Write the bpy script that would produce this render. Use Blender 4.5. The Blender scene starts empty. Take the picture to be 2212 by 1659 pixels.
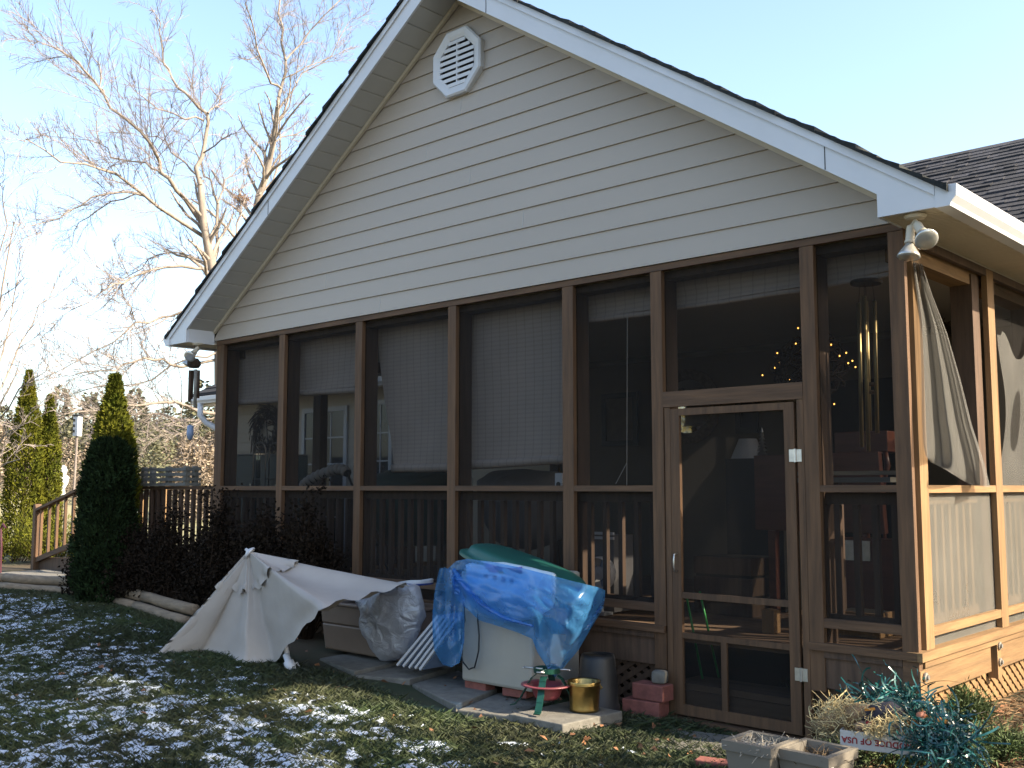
import bpy, math, random
import numpy as np
from mathutils import Vector, Matrix, noise
random.seed(7); rng=np.random.default_rng(7)
sc=bpy.context.scene; COL=sc.collection
R=math.radians
# ---------------------------------------------------------------- camera
FPX=2236.0; YAW=R(42.6); TH=math.atan(223/2236); EYE=Vector((0,0,1.6))
FW=Vector((-math.sin(YAW)*math.cos(TH),math.cos(YAW)*math.cos(TH),math.sin(TH)))
RT=Vector((math.cos(YAW),math.sin(YAW),0)); UP=RT.cross(FW)
cd=bpy.data.cameras.new('camera'); cam=bpy.data.objects.new('camera',cd); COL.objects.link(cam)
cd.sensor_width=36; cd.lens=36*FPX/2212; cd.clip_end=5000; cd.clip_start=.05
cam.matrix_world=Matrix(((RT.x,UP.x,-FW.x,0),(RT.y,UP.y,-FW.y,0),(RT.z,UP.z,-FW.z,1.6),(0,0,0,1)))
sc.camera=cam
def ray(px,py): return FW+RT*((px-1106)/FPX)-UP*((py-829.5)/FPX)
def aty(px,py,y): d=ray(px,py); return EYE+d*(y/d.y)
def atx(px,py,x): d=ray(px,py); return EYE+d*(x/d.x)
def atd(px,py,dep): return EYE+ray(px,py)*dep          # dep metres along the view axis
def sstep(a,b,v):
    t=min(1,max(0,(v-a)/(b-a))); return t*t*(3-2*t)
HX=[(-400,.4),(-20,.42),(-13,.40),(-9,.34),(-7,.27),(-5.2,.19),(-4.2,.145),(-3.4,.10),(-3,.09),(-2.2,.12),(0,.14),(60,.14)]
def HP(x):
    for (a,ha),(b,hb) in zip(HX,HX[1:]):
        if x<=b: return ha+(hb-ha)*(x-a)/(b-a)
    return .14
def H(x,y):
    h=HP(x)*sstep(-1,5.2,y)
    if x>-3.2: h+=.13*sstep(-3.0,-2.2,x)*sstep(5.5,6.6,y)
    return h
def atg(px,py,dz=0):
    z=.2
    for _ in range(12):
        d=ray(px,py); p=EYE+d*((z-1.6)/d.z); z=H(p.x,p.y)+dz
    return p
# ---------------------------------------------------------------- mesh builder
ORG={}
def empty(name,loc,label=None,cat=None,group=None):
    o=bpy.data.objects.new(name,None); COL.objects.link(o); o.location=loc; o.empty_display_size=.1
    ORG[o.name]=Vector(loc); tag(o,label,cat,group); return o
def tag(o,label=None,cat=None,group=None,kind=None):
    if label:o['label']=label
    if cat:o['category']=cat
    if group:o['group']=group
    if kind:o['kind']=kind
    return o
class MB:
    def __init__(s): s.v=[];s.f=[];s.mi=[];s.cur=0
    def quadbox(s,c):
        n=len(s.v); s.v+=[tuple(p) for p in c]
        for f in ((0,3,2,1),(4,5,6,7),(0,1,5,4),(1,2,6,5),(2,3,7,6),(3,0,4,7)): s.f.append(tuple(n+i for i in f)); s.mi.append(s.cur)
        return s
    def box(s,x0,y0,z0,x1,y1,z1):
        x0,x1=sorted((x0,x1));y0,y1=sorted((y0,y1));z0,z1=sorted((z0,z1))
        return s.quadbox([(x0,y0,z0),(x1,y0,z0),(x1,y1,z0),(x0,y1,z0),(x0,y0,z1),(x1,y0,z1),(x1,y1,z1),(x0,y1,z1)])
    def obox(s,c,size,M):
        c=Vector(c);hx,hy,hz=[q/2 for q in size]
        return s.quadbox([c+M@Vector(p) for p in ((-hx,-hy,-hz),(hx,-hy,-hz),(hx,hy,-hz),(-hx,hy,-hz),(-hx,-hy,hz),(hx,-hy,hz),(hx,hy,hz),(-hx,hy,hz))])
    def bar(s,a,b,w,h,upv=(0,0,1)):
        a=Vector(a);b=Vector(b);d=(b-a);L=d.length;d.normalize();u=Vector(upv);sd=d.cross(u)
        if sd.length<1e-4: sd=d.cross(Vector((0,1,0)))
        sd.normalize();u=sd.cross(d)
        return s.obox((a+b)/2,(L,w,h),Matrix((d,sd,u)).transposed())
    def tube(s,pts,rad,n=6,cap=True):
        pts=[Vector(p) for p in pts]
        if not hasattr(rad,'__len__'): rad=[rad]*len(pts)
        b0=len(s.v);pu=None
        for i,p in enumerate(pts):
            d=(pts[min(i+1,len(pts)-1)]-pts[max(i-1,0)])
            if d.length<1e-9:d=Vector((0,0,1))
            d.normalize()
            if pu is None:
                pu=Vector((0,0,1)) if abs(d.z)<.9 else Vector((1,0,0))
            u=pu-d*pu.dot(d)
            if u.length<1e-5:u=d.orthogonal()
            u.normalize();w=d.cross(u);pu=u
            for k in range(n):
                a=2*math.pi*k/n; q=p+(u*math.cos(a)+w*math.sin(a))*rad[i]; s.v.append((q.x,q.y,q.z))
        for i in range(len(pts)-1):
            for k in range(n):
                a=b0+i*n+k;b=b0+i*n+(k+1)%n; s.f.append((a,b,b+n,a+n)); s.mi.append(s.cur)
        if cap and n>2:
            s.f.append(tuple(b0+k for k in range(n))[::-1]);s.mi.append(s.cur)
            e=b0+(len(pts)-1)*n; s.f.append(tuple(e+k for k in range(n)));s.mi.append(s.cur)
        return s
    def lathe(s,prof,c,n=24,M=None,sx=1,sy=1):
        c=Vector(c);b0=len(s.v)
        for r,z in prof:
            for k in range(n):
                a=2*math.pi*k/n;p=Vector((r*math.cos(a)*sx,r*math.sin(a)*sy,z))
                if M:p=M@p
                p=p+c; s.v.append((p.x,p.y,p.z))
        for i in range(len(prof)-1):
            for k in range(n):
                a=b0+i*n+k;b=b0+i*n+(k+1)%n; s.f.append((a,b,b+n,a+n));s.mi.append(s.cur)
        return s
    def prism(s,poly,vec):
        n=len(poly);b0=len(s.v);vec=Vector(vec)
        s.v+=[tuple(p) for p in poly]+[tuple(Vector(p)+vec) for p in poly]
        s.f.append(tuple(b0+i for i in range(n))[::-1]);s.f.append(tuple(b0+n+i for i in range(n)));s.mi+=[s.cur]*2
        for i in range(n):
            j=(i+1)%n;s.f.append((b0+i,b0+j,b0+n+j,b0+n+i));s.mi.append(s.cur)
        return s
    def face(s,*p):
        b0=len(s.v);s.v+=[tuple(q) for q in p];s.f.append(tuple(range(b0,b0+len(p))));s.mi.append(s.cur);return s
    def grid(s,fn,nu,nv,closeu=False):
        b0=len(s.v)
        for j in range(nv+1):
            for i in range(nu+(0 if closeu else 1)): s.v.append(tuple(fn(i/nu,j/nv)))
        w=nu if closeu else nu+1
        for j in range(nv):
            for i in range(nu):
                a=b0+j*w+i;b=b0+j*w+(i+1)%w; s.f.append((a,b,b+w,a+w));s.mi.append(s.cur)
        return s
    def build(s,name,mat,parent=None,smooth=False,bevel=0,thick=0,sub=0):
        o_=Vector((0,0,0))
        if parent is not None:o_=ORG[parent.name]
        me=bpy.data.meshes.new(name)
        ox,oy,oz=o_
        me.from_pydata([(x-ox,y-oy,z-oz) for x,y,z in s.v],[],s.f)
        mats=mat if isinstance(mat,(list,tuple)) else [mat]
        for m in mats: me.materials.append(m)
        if len(mats)>1: me.polygons.foreach_set('material_index',s.mi)
        if smooth: me.polygons.foreach_set('use_smooth',[True]*len(me.polygons))
        me.update()
        o=bpy.data.objects.new(name,me);COL.objects.link(o)
        if parent is not None:o.parent=parent
        ORG[o.name]=o_
        if thick:
            m=o.modifiers.new('solid','SOLIDIFY');m.thickness=thick;m.offset=0
        if bevel:
            m=o.modifiers.new('bevel','BEVEL');m.width=bevel;m.segments=2;m.limit_method='ANGLE'
        if sub:
            m=o.modifiers.new('sub','SUBSURF');m.levels=sub;m.render_levels=sub
        return o
def npmesh(name,V,F,mat,parent=None,smooth=False,col=None,nm='tint'):
    """V (n,3), F (m,k) numpy"""
    o_=ORG[parent.name] if parent is not None else Vector((0,0,0))
    V=np.asarray(V,dtype=np.float32)-np.array(o_,dtype=np.float32);F=np.asarray(F,dtype=np.int32);k=F.shape[1]
    me=bpy.data.meshes.new(name);me.vertices.add(len(V));me.vertices.foreach_set('co',V.ravel())
    me.loops.add(F.size);me.loops.foreach_set('vertex_index',F.ravel())
    me.polygons.add(len(F));me.polygons.foreach_set('loop_start',np.arange(0,F.size,k,dtype=np.int32));me.polygons.foreach_set('loop_total',np.full(len(F),k,dtype=np.int32))
    if smooth: me.polygons.foreach_set('use_smooth',np.ones(len(F),dtype=bool))
    if col is not None:
        a=me.attributes.new(nm,'FLOAT','POINT');a.data.foreach_set('value',np.asarray(col,dtype=np.float32))
    me.materials.append(mat);me.update(calc_edges=True);me.validate()
    o=bpy.data.objects.new(name,me);COL.objects.link(o)
    if parent is not None:o.parent=parent
    ORG[o.name]=o_
    return o
# ---------------------------------------------------------------- materials
ALB=.84
def mat(name,col,rough=.6,var=.15,scale=6,stretch=(1,1,1),bump=0,bscale=40,metal=0,spec=.5,col2=None,detail=4,attr=None,objrand=0,coat=0):
    m=bpy.data.materials.new(name);m.use_nodes=True;nt=m.node_tree;N=nt.nodes;L=nt.links;b=N['Principled BSDF']
    b.inputs['Roughness'].default_value=rough;b.inputs['Metallic'].default_value=metal
    b.inputs['Specular IOR Level'].default_value=spec
    if coat:b.inputs['Coat Weight'].default_value=coat
    tc=N.new('ShaderNodeTexCoord');mp=N.new('ShaderNodeMapping');mp.inputs['Scale'].default_value=stretch
    L.new(tc.outputs['Object'],mp.inputs['Vector'])
    nz=N.new('ShaderNodeTexNoise');nz.inputs['Scale'].default_value=scale;nz.inputs['Detail'].default_value=detail;nz.inputs['Roughness'].default_value=.6
    L.new(mp.outputs['Vector'],nz.inputs['Vector'])
    cr=N.new('ShaderNodeValToRGB');c=Vector(col)*ALB
    c2=Vector(col2)*ALB if col2 else c*(1+var);c1=c*(1-var) if not col2 else c
    cr.color_ramp.elements[0].position=.3;cr.color_ramp.elements[1].position=.7
    cr.color_ramp.elements[0].color=(*c1,1);cr.color_ramp.elements[1].color=(*c2,1)
    L.new(nz.outputs['Fac'],cr.inputs['Fac']);out=cr.outputs['Color']
    if attr:
        at=N.new('ShaderNodeAttribute');at.attribute_name=attr
        mx=N.new('ShaderNodeHueSaturation');mr=N.new('ShaderNodeMapRange');mr.inputs['To Min'].default_value=.45;mr.inputs['To Max'].default_value=1.6
        L.new(at.outputs['Fac'],mr.inputs['Value']);L.new(mr.outputs['Result'],mx.inputs['Value']);L.new(out,mx.inputs['Color']);out=mx.outputs['Color']
    if objrand:
        oi=N.new('ShaderNodeObjectInfo');hs=N.new('ShaderNodeHueSaturation');mr=N.new('ShaderNodeMapRange')
        mr.inputs['To Min'].default_value=1-objrand;mr.inputs['To Max'].default_value=1+objrand
        L.new(oi.outputs['Random'],mr.inputs['Value']);L.new(mr.outputs['Result'],hs.inputs['Value']);L.new(out,hs.inputs['Color']);out=hs.outputs['Color']
    L.new(out,b.inputs['Base Color'])
    if bump:
        n2=N.new('ShaderNodeTexNoise');n2.inputs['Scale'].default_value=bscale;n2.inputs['Detail'].default_value=5
        L.new(mp.outputs['Vector'],n2.inputs['Vector'])
        bp=N.new('ShaderNodeBump');bp.inputs['Strength'].default_value=bump;bp.inputs['Distance'].default_value=.01
        L.new(n2.outputs['Fac'],bp.inputs['Height']);L.new(bp.outputs['Normal'],b.inputs['Normal'])
    return m
def film(name,col,trans,rough=.3,transl=.4,bump=.4,bscale=9,gloss=.25,var=.25,vscale=4):
    """thin sheet: part open/clear, part diffuse, part light coming through"""
    m=bpy.data.materials.new(name);m.use_nodes=True;nt=m.node_tree;N=nt.nodes;L=nt.links
    N.remove(N['Principled BSDF']);o=N['Material Output']
    tc=N.new('ShaderNodeTexCoord');nz=N.new('ShaderNodeTexNoise');nz.inputs['Scale'].default_value=vscale;nz.inputs['Detail'].default_value=4;L.new(tc.outputs['Object'],nz.inputs['Vector'])
    cr=N.new('ShaderNodeValToRGB');c=Vector(col);cr.color_ramp.elements[0].color=(*(c*(1-var)),1);cr.color_ramp.elements[1].color=(*(c*(1+var)),1)
    cr.color_ramp.elements[0].position=.3;cr.color_ramp.elements[1].position=.7
    L.new(nz.outputs['Fac'],cr.inputs['Fac'])
    D=N.new('ShaderNodeBsdfDiffuse');T=N.new('ShaderNodeBsdfTranslucent');X=N.new('ShaderNodeBsdfTransparent');G=N.new('ShaderNodeBsdfGlossy')
    G.inputs['Roughness'].default_value=rough
    L.new(cr.outputs['Color'],D.inputs['Color']);L.new(cr.outputs['Color'],T.inputs['Color'])
    X.inputs['Color'].default_value=(*[.35+.65*q/max(col) if gloss else 1 for q in col],1)
    m1=N.new('ShaderNodeMixShader');m1.inputs[0].default_value=transl;L.new(D.outputs[0],m1.inputs[1]);L.new(T.outputs[0],m1.inputs[2])
    last=m1
    if gloss:
        m2=N.new('ShaderNodeMixShader');m2.inputs[0].default_value=gloss;L.new(m1.outputs[0],m2.inputs[1]);L.new(G.outputs[0],m2.inputs[2]);last=m2
    m3=N.new('ShaderNodeMixShader');m3.inputs[0].default_value=trans;L.new(last.outputs[0],m3.inputs[1]);L.new(X.outputs[0],m3.inputs[2]);L.new(m3.outputs[0],o.inputs['Surface'])
    if bump:
        n2=N.new('ShaderNodeTexNoise');n2.inputs['Scale'].default_value=bscale;n2.inputs['Detail'].default_value=6;n2.inputs['Distortion'].default_value=.8
        L.new(tc.outputs['Object'],n2.inputs['Vector']);bp=N.new('ShaderNodeBump');bp.inputs['Strength'].default_value=bump;bp.inputs['Distance'].default_value=.05
        L.new(n2.outputs['Fac'],bp.inputs['Height'])
        for s in (D,T,G): L.new(bp.outputs['Normal'],s.inputs['Normal'])
    return m
def emis(name,col,st):
    m=bpy.data.materials.new(name);m.use_nodes=True;b=m.node_tree.nodes['Principled BSDF'];b.inputs['Emission Color'].default_value=(*col,1);b.inputs['Emission Strength'].default_value=st;return m
W=dict(
 siding=mat('vinyl_siding',(.455,.396,.330),.5,.03,1.2,bump=.08,bscale=90,stretch=(.3,1,2)),
 white=mat('white_trim',(.70,.715,.735),.4,.03,3),
 soffit=mat('soffit_vinyl',(.50,.49,.455),.5,.04,3),
 cream=mat('cream_vinyl',(.62,.55,.42),.5,.04,3),
 shingle=mat('shingle',(.032,.032,.037),.9,.5,30,bump=.5,bscale=120,objrand=.1,attr='tint'),
 shedge=mat('shingle_edge',(.022,.025,.024),.95,.5,25,bump=.5),
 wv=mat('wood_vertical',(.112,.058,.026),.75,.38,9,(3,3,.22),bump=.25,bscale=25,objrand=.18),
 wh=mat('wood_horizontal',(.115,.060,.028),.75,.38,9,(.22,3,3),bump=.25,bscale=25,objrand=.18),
 wy=mat('wood_lengthwise_sunlit',(.235,.137,.058),.75,.28,9,(3,.22,3),bump=.25,bscale=25,objrand=.12),  # same wood as the front, lightened: sunlight put into the colour
 wsunlit=mat('wood_post_sunlit',(.235,.137,.058),.75,.28,9,(3,3,.22),bump=.25,bscale=25,objrand=.12),  # sunlit copy of the vertical wood, lighter in base colour
 wdark=mat('wood_dark',(.085,.05,.03),.8,.35,9,(3,3,.25),bump=.2,bscale=25,objrand=.15),  # dark copy of the wood; also carries shade at rim, lattice and balusters
 deckf=mat('deck_boards',(.16,.10,.06),.8,.3,6,(.3,4,3)),
 gwood=mat('grey_wood',(.22,.21,.18),.85,.25,8,(.3,3,3),bump=.2,bscale=30),
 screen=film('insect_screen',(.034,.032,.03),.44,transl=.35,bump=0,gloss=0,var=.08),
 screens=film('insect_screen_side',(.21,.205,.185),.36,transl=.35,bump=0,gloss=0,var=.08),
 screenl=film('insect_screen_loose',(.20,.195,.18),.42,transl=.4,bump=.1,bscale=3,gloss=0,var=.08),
 ceil=mat('porch_ceiling',(.50,.46,.38),.6,.04,2),
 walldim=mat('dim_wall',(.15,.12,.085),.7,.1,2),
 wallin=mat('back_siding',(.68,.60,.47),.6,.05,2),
 metal=mat('galvanised',(.62,.62,.60),.35,.15,20,metal=.9),
 bolt=mat('bolt_zinc',(.36,.34,.30),.5,.2,30,metal=.6),
 black=mat('black_plastic',(.018,.019,.02),.5,.3,10,bump=.1),
 dark=mat('dark_void',(.02,.018,.016),.9,.2,5),
 glass=mat('dark_glass',(.03,.035,.04),.08,.1,3,spec=.8),
 wreath=mat('dry_twigs',(.055,.035,.025),.9,.5,30),
 shade=mat('lamp_shade',(.66,.65,.66),.8,.04,10),
 mahog=mat('mahogany',(.11,.036,.022),.35,.3,7,(.4,3,3)),
 brass=mat('brass',(.40,.28,.10),.28,.2,12,metal=.95,bump=.25,bscale=8),
 gold=mat('gilt_tube',(.34,.26,.12),.38,.1,8,metal=.8),
 concrete=mat('concrete',(.17,.16,.135),.9,.25,14,bump=.35,bscale=60),
 log=mat('edging_log',(.235,.175,.115),.85,.3,10,(.4,3,3),bump=.3,bscale=25),
 brick=mat('red_brick',(.25,.085,.065),.85,.25,20,bump=.35,bscale=60),
 plast_br=mat('brown_plastic',(.225,.165,.125),.55,.08,5,bump=.05),
 beige=mat('beige_plastic',(.40,.37,.31),.45,.06,4,bump=.05),
 green=mat('green_plastic',(.012,.105,.085),.5,.15,4,bump=.1,bscale=15),
 canvas=mat('canvas',(.45,.41,.37),.9,.05,5,bump=.08,bscale=200),
 wplast=mat('white_plastic',(.60,.61,.63),.4,.04,5),
 navy=mat('navy_edge',(.02,.05,.22),.5,.1,5),
 bluegrey=mat('blue_grey_board',(.22,.30,.45),.5,.1,5),
 red=mat('red_enamel',(.22,.05,.06),.4,.2,9),
 dgreen=mat('dark_green_metal',(.012,.07,.05),.35,.25,9,metal=.3),
 bluef=film('blue_film',(.09,.34,.70),.56,rough=.2,transl=.35,bump=.55,bscale=7,gloss=.10),
 clearf=film('clear_film',(.62,.63,.66),.34,rough=.18,transl=.4,bump=1.0,bscale=10,gloss=.16,var=.1),
 paperw=mat('printed_bag',(.55,.66,.74),.5,.08,6),
 purple=mat('print_purple',(.12,.09,.30),.5,.1,6),
 planter=mat('taupe_plastic',(.185,.163,.13),.6,.06,5,bump=.06,bscale=50),
 soil=mat('soil',(.05,.033,.02),.95,.5,30,bump=.8,bscale=60),
 card=mat('white_card',(.62,.60,.56),.8,.06,5),
 redink=mat('red_ink',(.33,.03,.03),.8,.1,5),
 straw=mat('straw',(.50,.40,.20),.8,.3,9,attr='tint'),
 burlap=mat('burlap',(.26,.17,.09),.95,.25,20,bump=.4,bscale=150),
 cloth=mat('dark_cloth',(.035,.033,.045),.95,.3,12),
 ribbon=mat('teal_ribbon',(.012,.075,.072),.25,.5,9,spec=.7,attr='tint'),
 orange=mat('orange_gourd',(.50,.20,.02),.5,.3,8),
 grass=mat('grass_blade',(.020,.040,.008),.7,.3,1.5,col2=(.042,.046,.016),attr='tint'),
 snow=mat('snow',(.56,.62,.71),.75,.04,10,bump=.3,bscale=40),
 mulch=mat('mulch_straw',(.21,.125,.06),.9,.4,5,attr='tint'),
 leafd=mat('dead_leaf',(.24,.11,.05),.8,.4,5,attr='tint'),
 juni=mat('juniper',(.055,.085,.022),.7,.3,3,attr='tint'),
 shaded_leaf=mat('painted_shade_leaf',(.014,.026,.009),.85,.35,4,spec=.1,attr='tint'),  # dark green with the house shade put into the colour
 arbor=mat('arborvitae_leaf',(.050,.066,.006),.75,.25,3,col2=(.125,.118,.010),spec=.15,attr='tint'),
 bushl=mat('barberry_leaf',(.017,.012,.008),.9,.4,4,spec=.08,attr='tint'),
 bark=mat('pale_bark',(.25,.21,.17),.85,.35,6,(1,1,.3),bump=.3,bscale=20),
 twig=mat('pale_twig',(.25,.21,.185),.85,.2,3),
 stem=mat('dark_stem',(.04,.026,.018),.9,.3,5,spec=.1),
 blind=mat('bamboo_blind',(.34,.295,.26),.8,.08,4),
 tarp=mat('grey_cover',(.16,.155,.16),.6,.15,4,bump=.4,bscale=6),
 dkgreen=mat('teal_cabinet',(.035,.065,.065),.5,.15,4),
 field=mat('dry_field',(.30,.25,.13),.95,.3,.06,bump=.3,bscale=3),
 hill=mat('far_hill',(.15,.13,.14),1,.3,.02,detail=8,spec=0),
 bulb=emis('fairy_bulb',(1,.45,.08),3),
 greenp=mat('green_pole',(.015,.30,.05),.4,.1,5),
)
def facetint(o,per=6,lo=0,hi=1):
    n=len(o.data.polygons);a=o.data.attributes.new('tint','FLOAT','FACE')
    r=np.repeat(rng.uniform(lo,hi,(n+per-1)//per),per)[:n].astype(np.float32);a.data.foreach_set('value',r)
# ================================================================= SKY / SUN
SAZ=R(20);SEL=R(32.6)
wd=bpy.data.worlds.new('World');sc.world=wd;wd.use_nodes=True;nt=wd.node_tree
bg=nt.nodes['Background'];sk=nt.nodes.new('ShaderNodeTexSky');sk.sky_type='NISHITA';sk.sun_disc=False
sk.sun_elevation=SEL;sk.sun_rotation=R(90)-SAZ;sk.air_density=1.0;sk.dust_density=2.2;sk.ozone_density=1.0
nt.links.new(sk.outputs[0],bg.inputs[0]);bg.inputs[1].default_value=.15
S=Vector((math.cos(SEL)*math.cos(SAZ),math.cos(SEL)*math.sin(SAZ),math.sin(SEL)))
ld=bpy.data.lights.new('sun','SUN');ld.energy=5.0;ld.angle=R(.5);ld.color=(1,.86,.66)
lo=bpy.data.objects.new('sun',ld);COL.objects.link(lo);lo.rotation_euler=S.to_track_quat('Z','Y').to_euler();lo.location=(20,10,20)
vs=sc.view_settings;vs.view_transform='Standard';vs.look='None';vs.exposure=1.6;vs.gamma=1
sc.cycles.transparent_max_bounces=24;sc.cycles.max_bounces=8
try: sc.cycles.use_denoising=True
except Exception: pass
# ================================================================= GROUND
def axis(a,b,d,lo,hi):
    m=[a+i*d for i in range(int((b-a)/d)+1)];s=d;x=a;L=[]
    while x>lo: s*=1.35;x-=s;L.append(max(x,lo))
    s=d;x=m[-1];Rr=[]
    while x<hi: s*=1.35;x+=s;Rr.append(min(x,hi))
    return L[::-1]+m+Rr
xs=axis(-20,3,.14,-420,420);ys=axis(-2,9,.14,-420,420)
def farh(x,y):
    d=math.hypot(x+6,y-8); return -.0+ (2.4*sstep(24,130,d) if x<-10 else 0)
V=[];
for y in ys:
    for x in xs: V.append((x,y,H(x,y)+farh(x,y)+.018*noise.noise(Vector((x*1.3,y*1.3,0)))))
nx=len(xs);F=[(j*nx+i,j*nx+i+1,(j+1)*nx+i+1,(j+1)*nx+i) for j in range(len(ys)-1) for i in range(nx-1)]
gm=bpy.data.materials.new('lawn_ground');gm.use_nodes=True;nt=gm.node_tree;b=nt.nodes['Principled BSDF'];b.inputs['Roughness'].default_value=1
tc=nt.nodes.new('ShaderNodeTexCoord')
def nzr(scale,c0,c1,p0=.35,p1=.65):
    n=nt.nodes.new('ShaderNodeTexNoise');n.inputs['Scale'].default_value=scale;n.inputs['Detail'].default_value=7;nt.links.new(tc.outputs['Object'],n.inputs['Vector'])
    c=nt.nodes.new('ShaderNodeValToRGB');c.color_ramp.elements[0].color=(*c0,1);c.color_ramp.elements[1].color=(*c1,1);c.color_ramp.elements[0].position=p0;c.color_ramp.elements[1].position=p1
    nt.links.new(n.outputs['Fac'],c.inputs['Fac']);return c
a1=nzr(1.1,(.022,.032,.010),(.062,.042,.020));a2=nzr(.03,(.30,.25,.13),(.20,.18,.08))
sx=nt.nodes.new('ShaderNodeSeparateXYZ');nt.links.new(tc.outputs['Object'],sx.inputs[0])
mr=nt.nodes.new('ShaderNodeMapRange');mr.inputs['From Min'].default_value=-19;mr.inputs['From Max'].default_value=-23;nt.links.new(sx.outputs['X'],mr.inputs['Value'])
mx=nt.nodes.new('ShaderNodeMixRGB');nt.links.new(mr.outputs[0],mx.inputs[0]);nt.links.new(a1.outputs[0],mx.inputs[1]);nt.links.new(a2.outputs[0],mx.inputs[2]);nt.links.new(mx.outputs[0],b.inputs['Base Color'])
tag(npmesh('ground',V,F,gm,smooth=True),kind='structure')
# distant hills
def hill(name,d0,a0,a1,hf,col,seed,thick=90):
    n=140;m=MB()
    def fn(u,v):
        a=R(a0+(a1-a0)*u);d=d0+thick*v;h=hf(u)*math.sin(math.pi*.5*min(1,v*1.6))+5*noise.noise(Vector((u*9,v*5,seed)))*min(1,v*3)+2.2*noise.noise(Vector((u*60,v*20,seed)))*min(1,v*3)
        return (-math.sin(a)*d,math.cos(a)*d,h-1)
    m.grid(fn,n,14);tag(m.build(name,col,smooth=True),kind='structure')
hill('hill',620,40,85,lambda u:52+6*math.sin(u*7)+16*sstep(.5,0,u),W['hill'],3,300)
hillb=mat('near_hill',(.12,.105,.055),1,.4,.05,detail=8,spec=0)
hill('hill',300,40,85,lambda u:13+4*math.sin(u*11+2)+3*math.sin(u*29),hillb,8,120)
# ================================================================= HOUSE
XL,XR,YF=-9.43,-2.27,5.75; XC=-5.865; OV=.34; YO=YF-OV; YB=9.5
def zt(x): return 5.785-.668*abs(x-XC)
house=empty('house',(XC,YF,H(XC,YF)),'cream gabled house with white rake boards and a screened wooden porch under the gable','house')
def hb(name,mb,m,p=None,**k): return mb.build(name,m,p or house,**k)
# gable siding: real laps
m=MB();ex=.1515;z=3.105;i=0;seams=[]
while z<5.6:
    z1=min(z+ex,5.59)
    def hw(zz): return max(.001,(5.60-zz)/.668)
    h0,h1=min(hw(z),XR-XC+.02),min(hw(z1),XR-XC+.02)
    yb=YF-.016;yt=YF-.003
    m.quadbox([(XC-h0,yb,z),(XC+h0,yb,z),(XC+h0,YF+.02,z),(XC-h0,YF+.02,z),(XC-h1,yt,z1),(XC+h1,yt,z1),(XC+h1,YF+.02,z1),(XC-h1,YF+.02,z1)])
    if i%2==0 or i%3==0:
        xx=XC-h0+(h0*2)*random.uniform(.12,.88)
        if h1>.6 and abs(xx-XC)<h1-.1: seams.append(MB().quadbox([(xx,yb-.0018,z+.001),(xx+.0035,yb-.0018,z+.001),(xx+.0035,yb+.01,z+.001),(xx,yb+.01,z+.001),(xx,yt-.0018,z1-.004),(xx+.0035,yt-.0018,z1-.004),(xx+.0035,yt+.01,z1-.004),(xx,yt+.01,z1-.004)]))
    z=z1+.0006;i+=1
    if z1>=5.58:break
sd=hb('gable_siding',m,W['siding']);[hb('siding_joint',q_,W['soffit'],sd) for q_ in seams]
# attic core wall (behind siding), porch ceiling
m=MB();m.prism([(XL+.02,YF+.022,3.09),(XR-.02,YF+.022,3.09),(XC,YF+.022,5.45)],(0,.05,0));hb('gable_wall',m,W['wallin'])
# rake boards
def rake(sgn):
    m=MB();u=MB();xe=XC+sgn*3.908
    def pr(M_,x0,x1,t0,t1,y0,y1):
        M_.quadbox([(x0,y0,zt(x0)-t1),(x1,y0,zt(x1)-t1),(x1,y1,zt(x1)-t1),(x0,y1,zt(x0)-t1),(x0,y0,zt(x0)-t0),(x1,y0,zt(x1)-t0),(x1,y1,zt(x1)-t0),(x0,y1,zt(x0)-t0)])
    xi=XC+sgn*3.595
    pr(m,XC,xi,.05,.192,YO,YO+.02)
    # foot of the rake: boxed return
    zb=3.062
    m.prism([(xi,YO,zt(xi)-.05),(xi,YO,zb),(xe,YO,zb),(xe,YO,zt(xe)-.05)],(0,.02,0))
    pr(u,XC,xe,.0,.052,YO-.014,YO+.02)
    a=hb('rake_board',m,W['white']);hb('drip_strip',u,W['white'],a)
    # inner face of the box return
    q=MB();q.box(xi-.006,YO+.021,zb+.002,xi+.006,YF-.02,3.206);hb('eave_return',q,W['white'])
    # butt lines on the board
    for x in ([XC+.62,XC+3.3] if sgn>0 else [XC-2.2]):
        j=MB();j.quadbox([(x,YO-.003,zt(x)-.19),(x+.004,YO-.003,zt(x)-.19),(x+.004,YO+.01,zt(x)-.19),(x,YO+.01,zt(x)-.19),(x,YO-.003,zt(x)-.056),(x+.004,YO-.003,zt(x)-.056),(x+.004,YO+.01,zt(x)-.056),(x,YO+.01,zt(x)-.056)])
        hb('butt_joint',j,W['dark'],a)
    # sloped soffit with ribs, plus moulding against the wall
    s=MB();L=3.60;n=24
    for k in range(n):
        x0=XC+sgn*(L*k/n+.006);x1=XC+sgn*(L*(k+1)/n-.006);xm=XC+sgn*(L*(k+1)/n+.004)
        pr(s,x0,x1,.176,.186,YO+.021,YF-.02)
        pr(s,x1,xm,.168,.178,YO+.021,YF-.02)
    hb('rake_soffit',s,W['soffit'])
    f=MB();pr(f,XC+sgn*.0,XC+sgn*3.57,.187,.222,YF-.045,YF-.018);hb('frieze_moulding',f,W['cream'])
rake(1);rake(-1)
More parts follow.
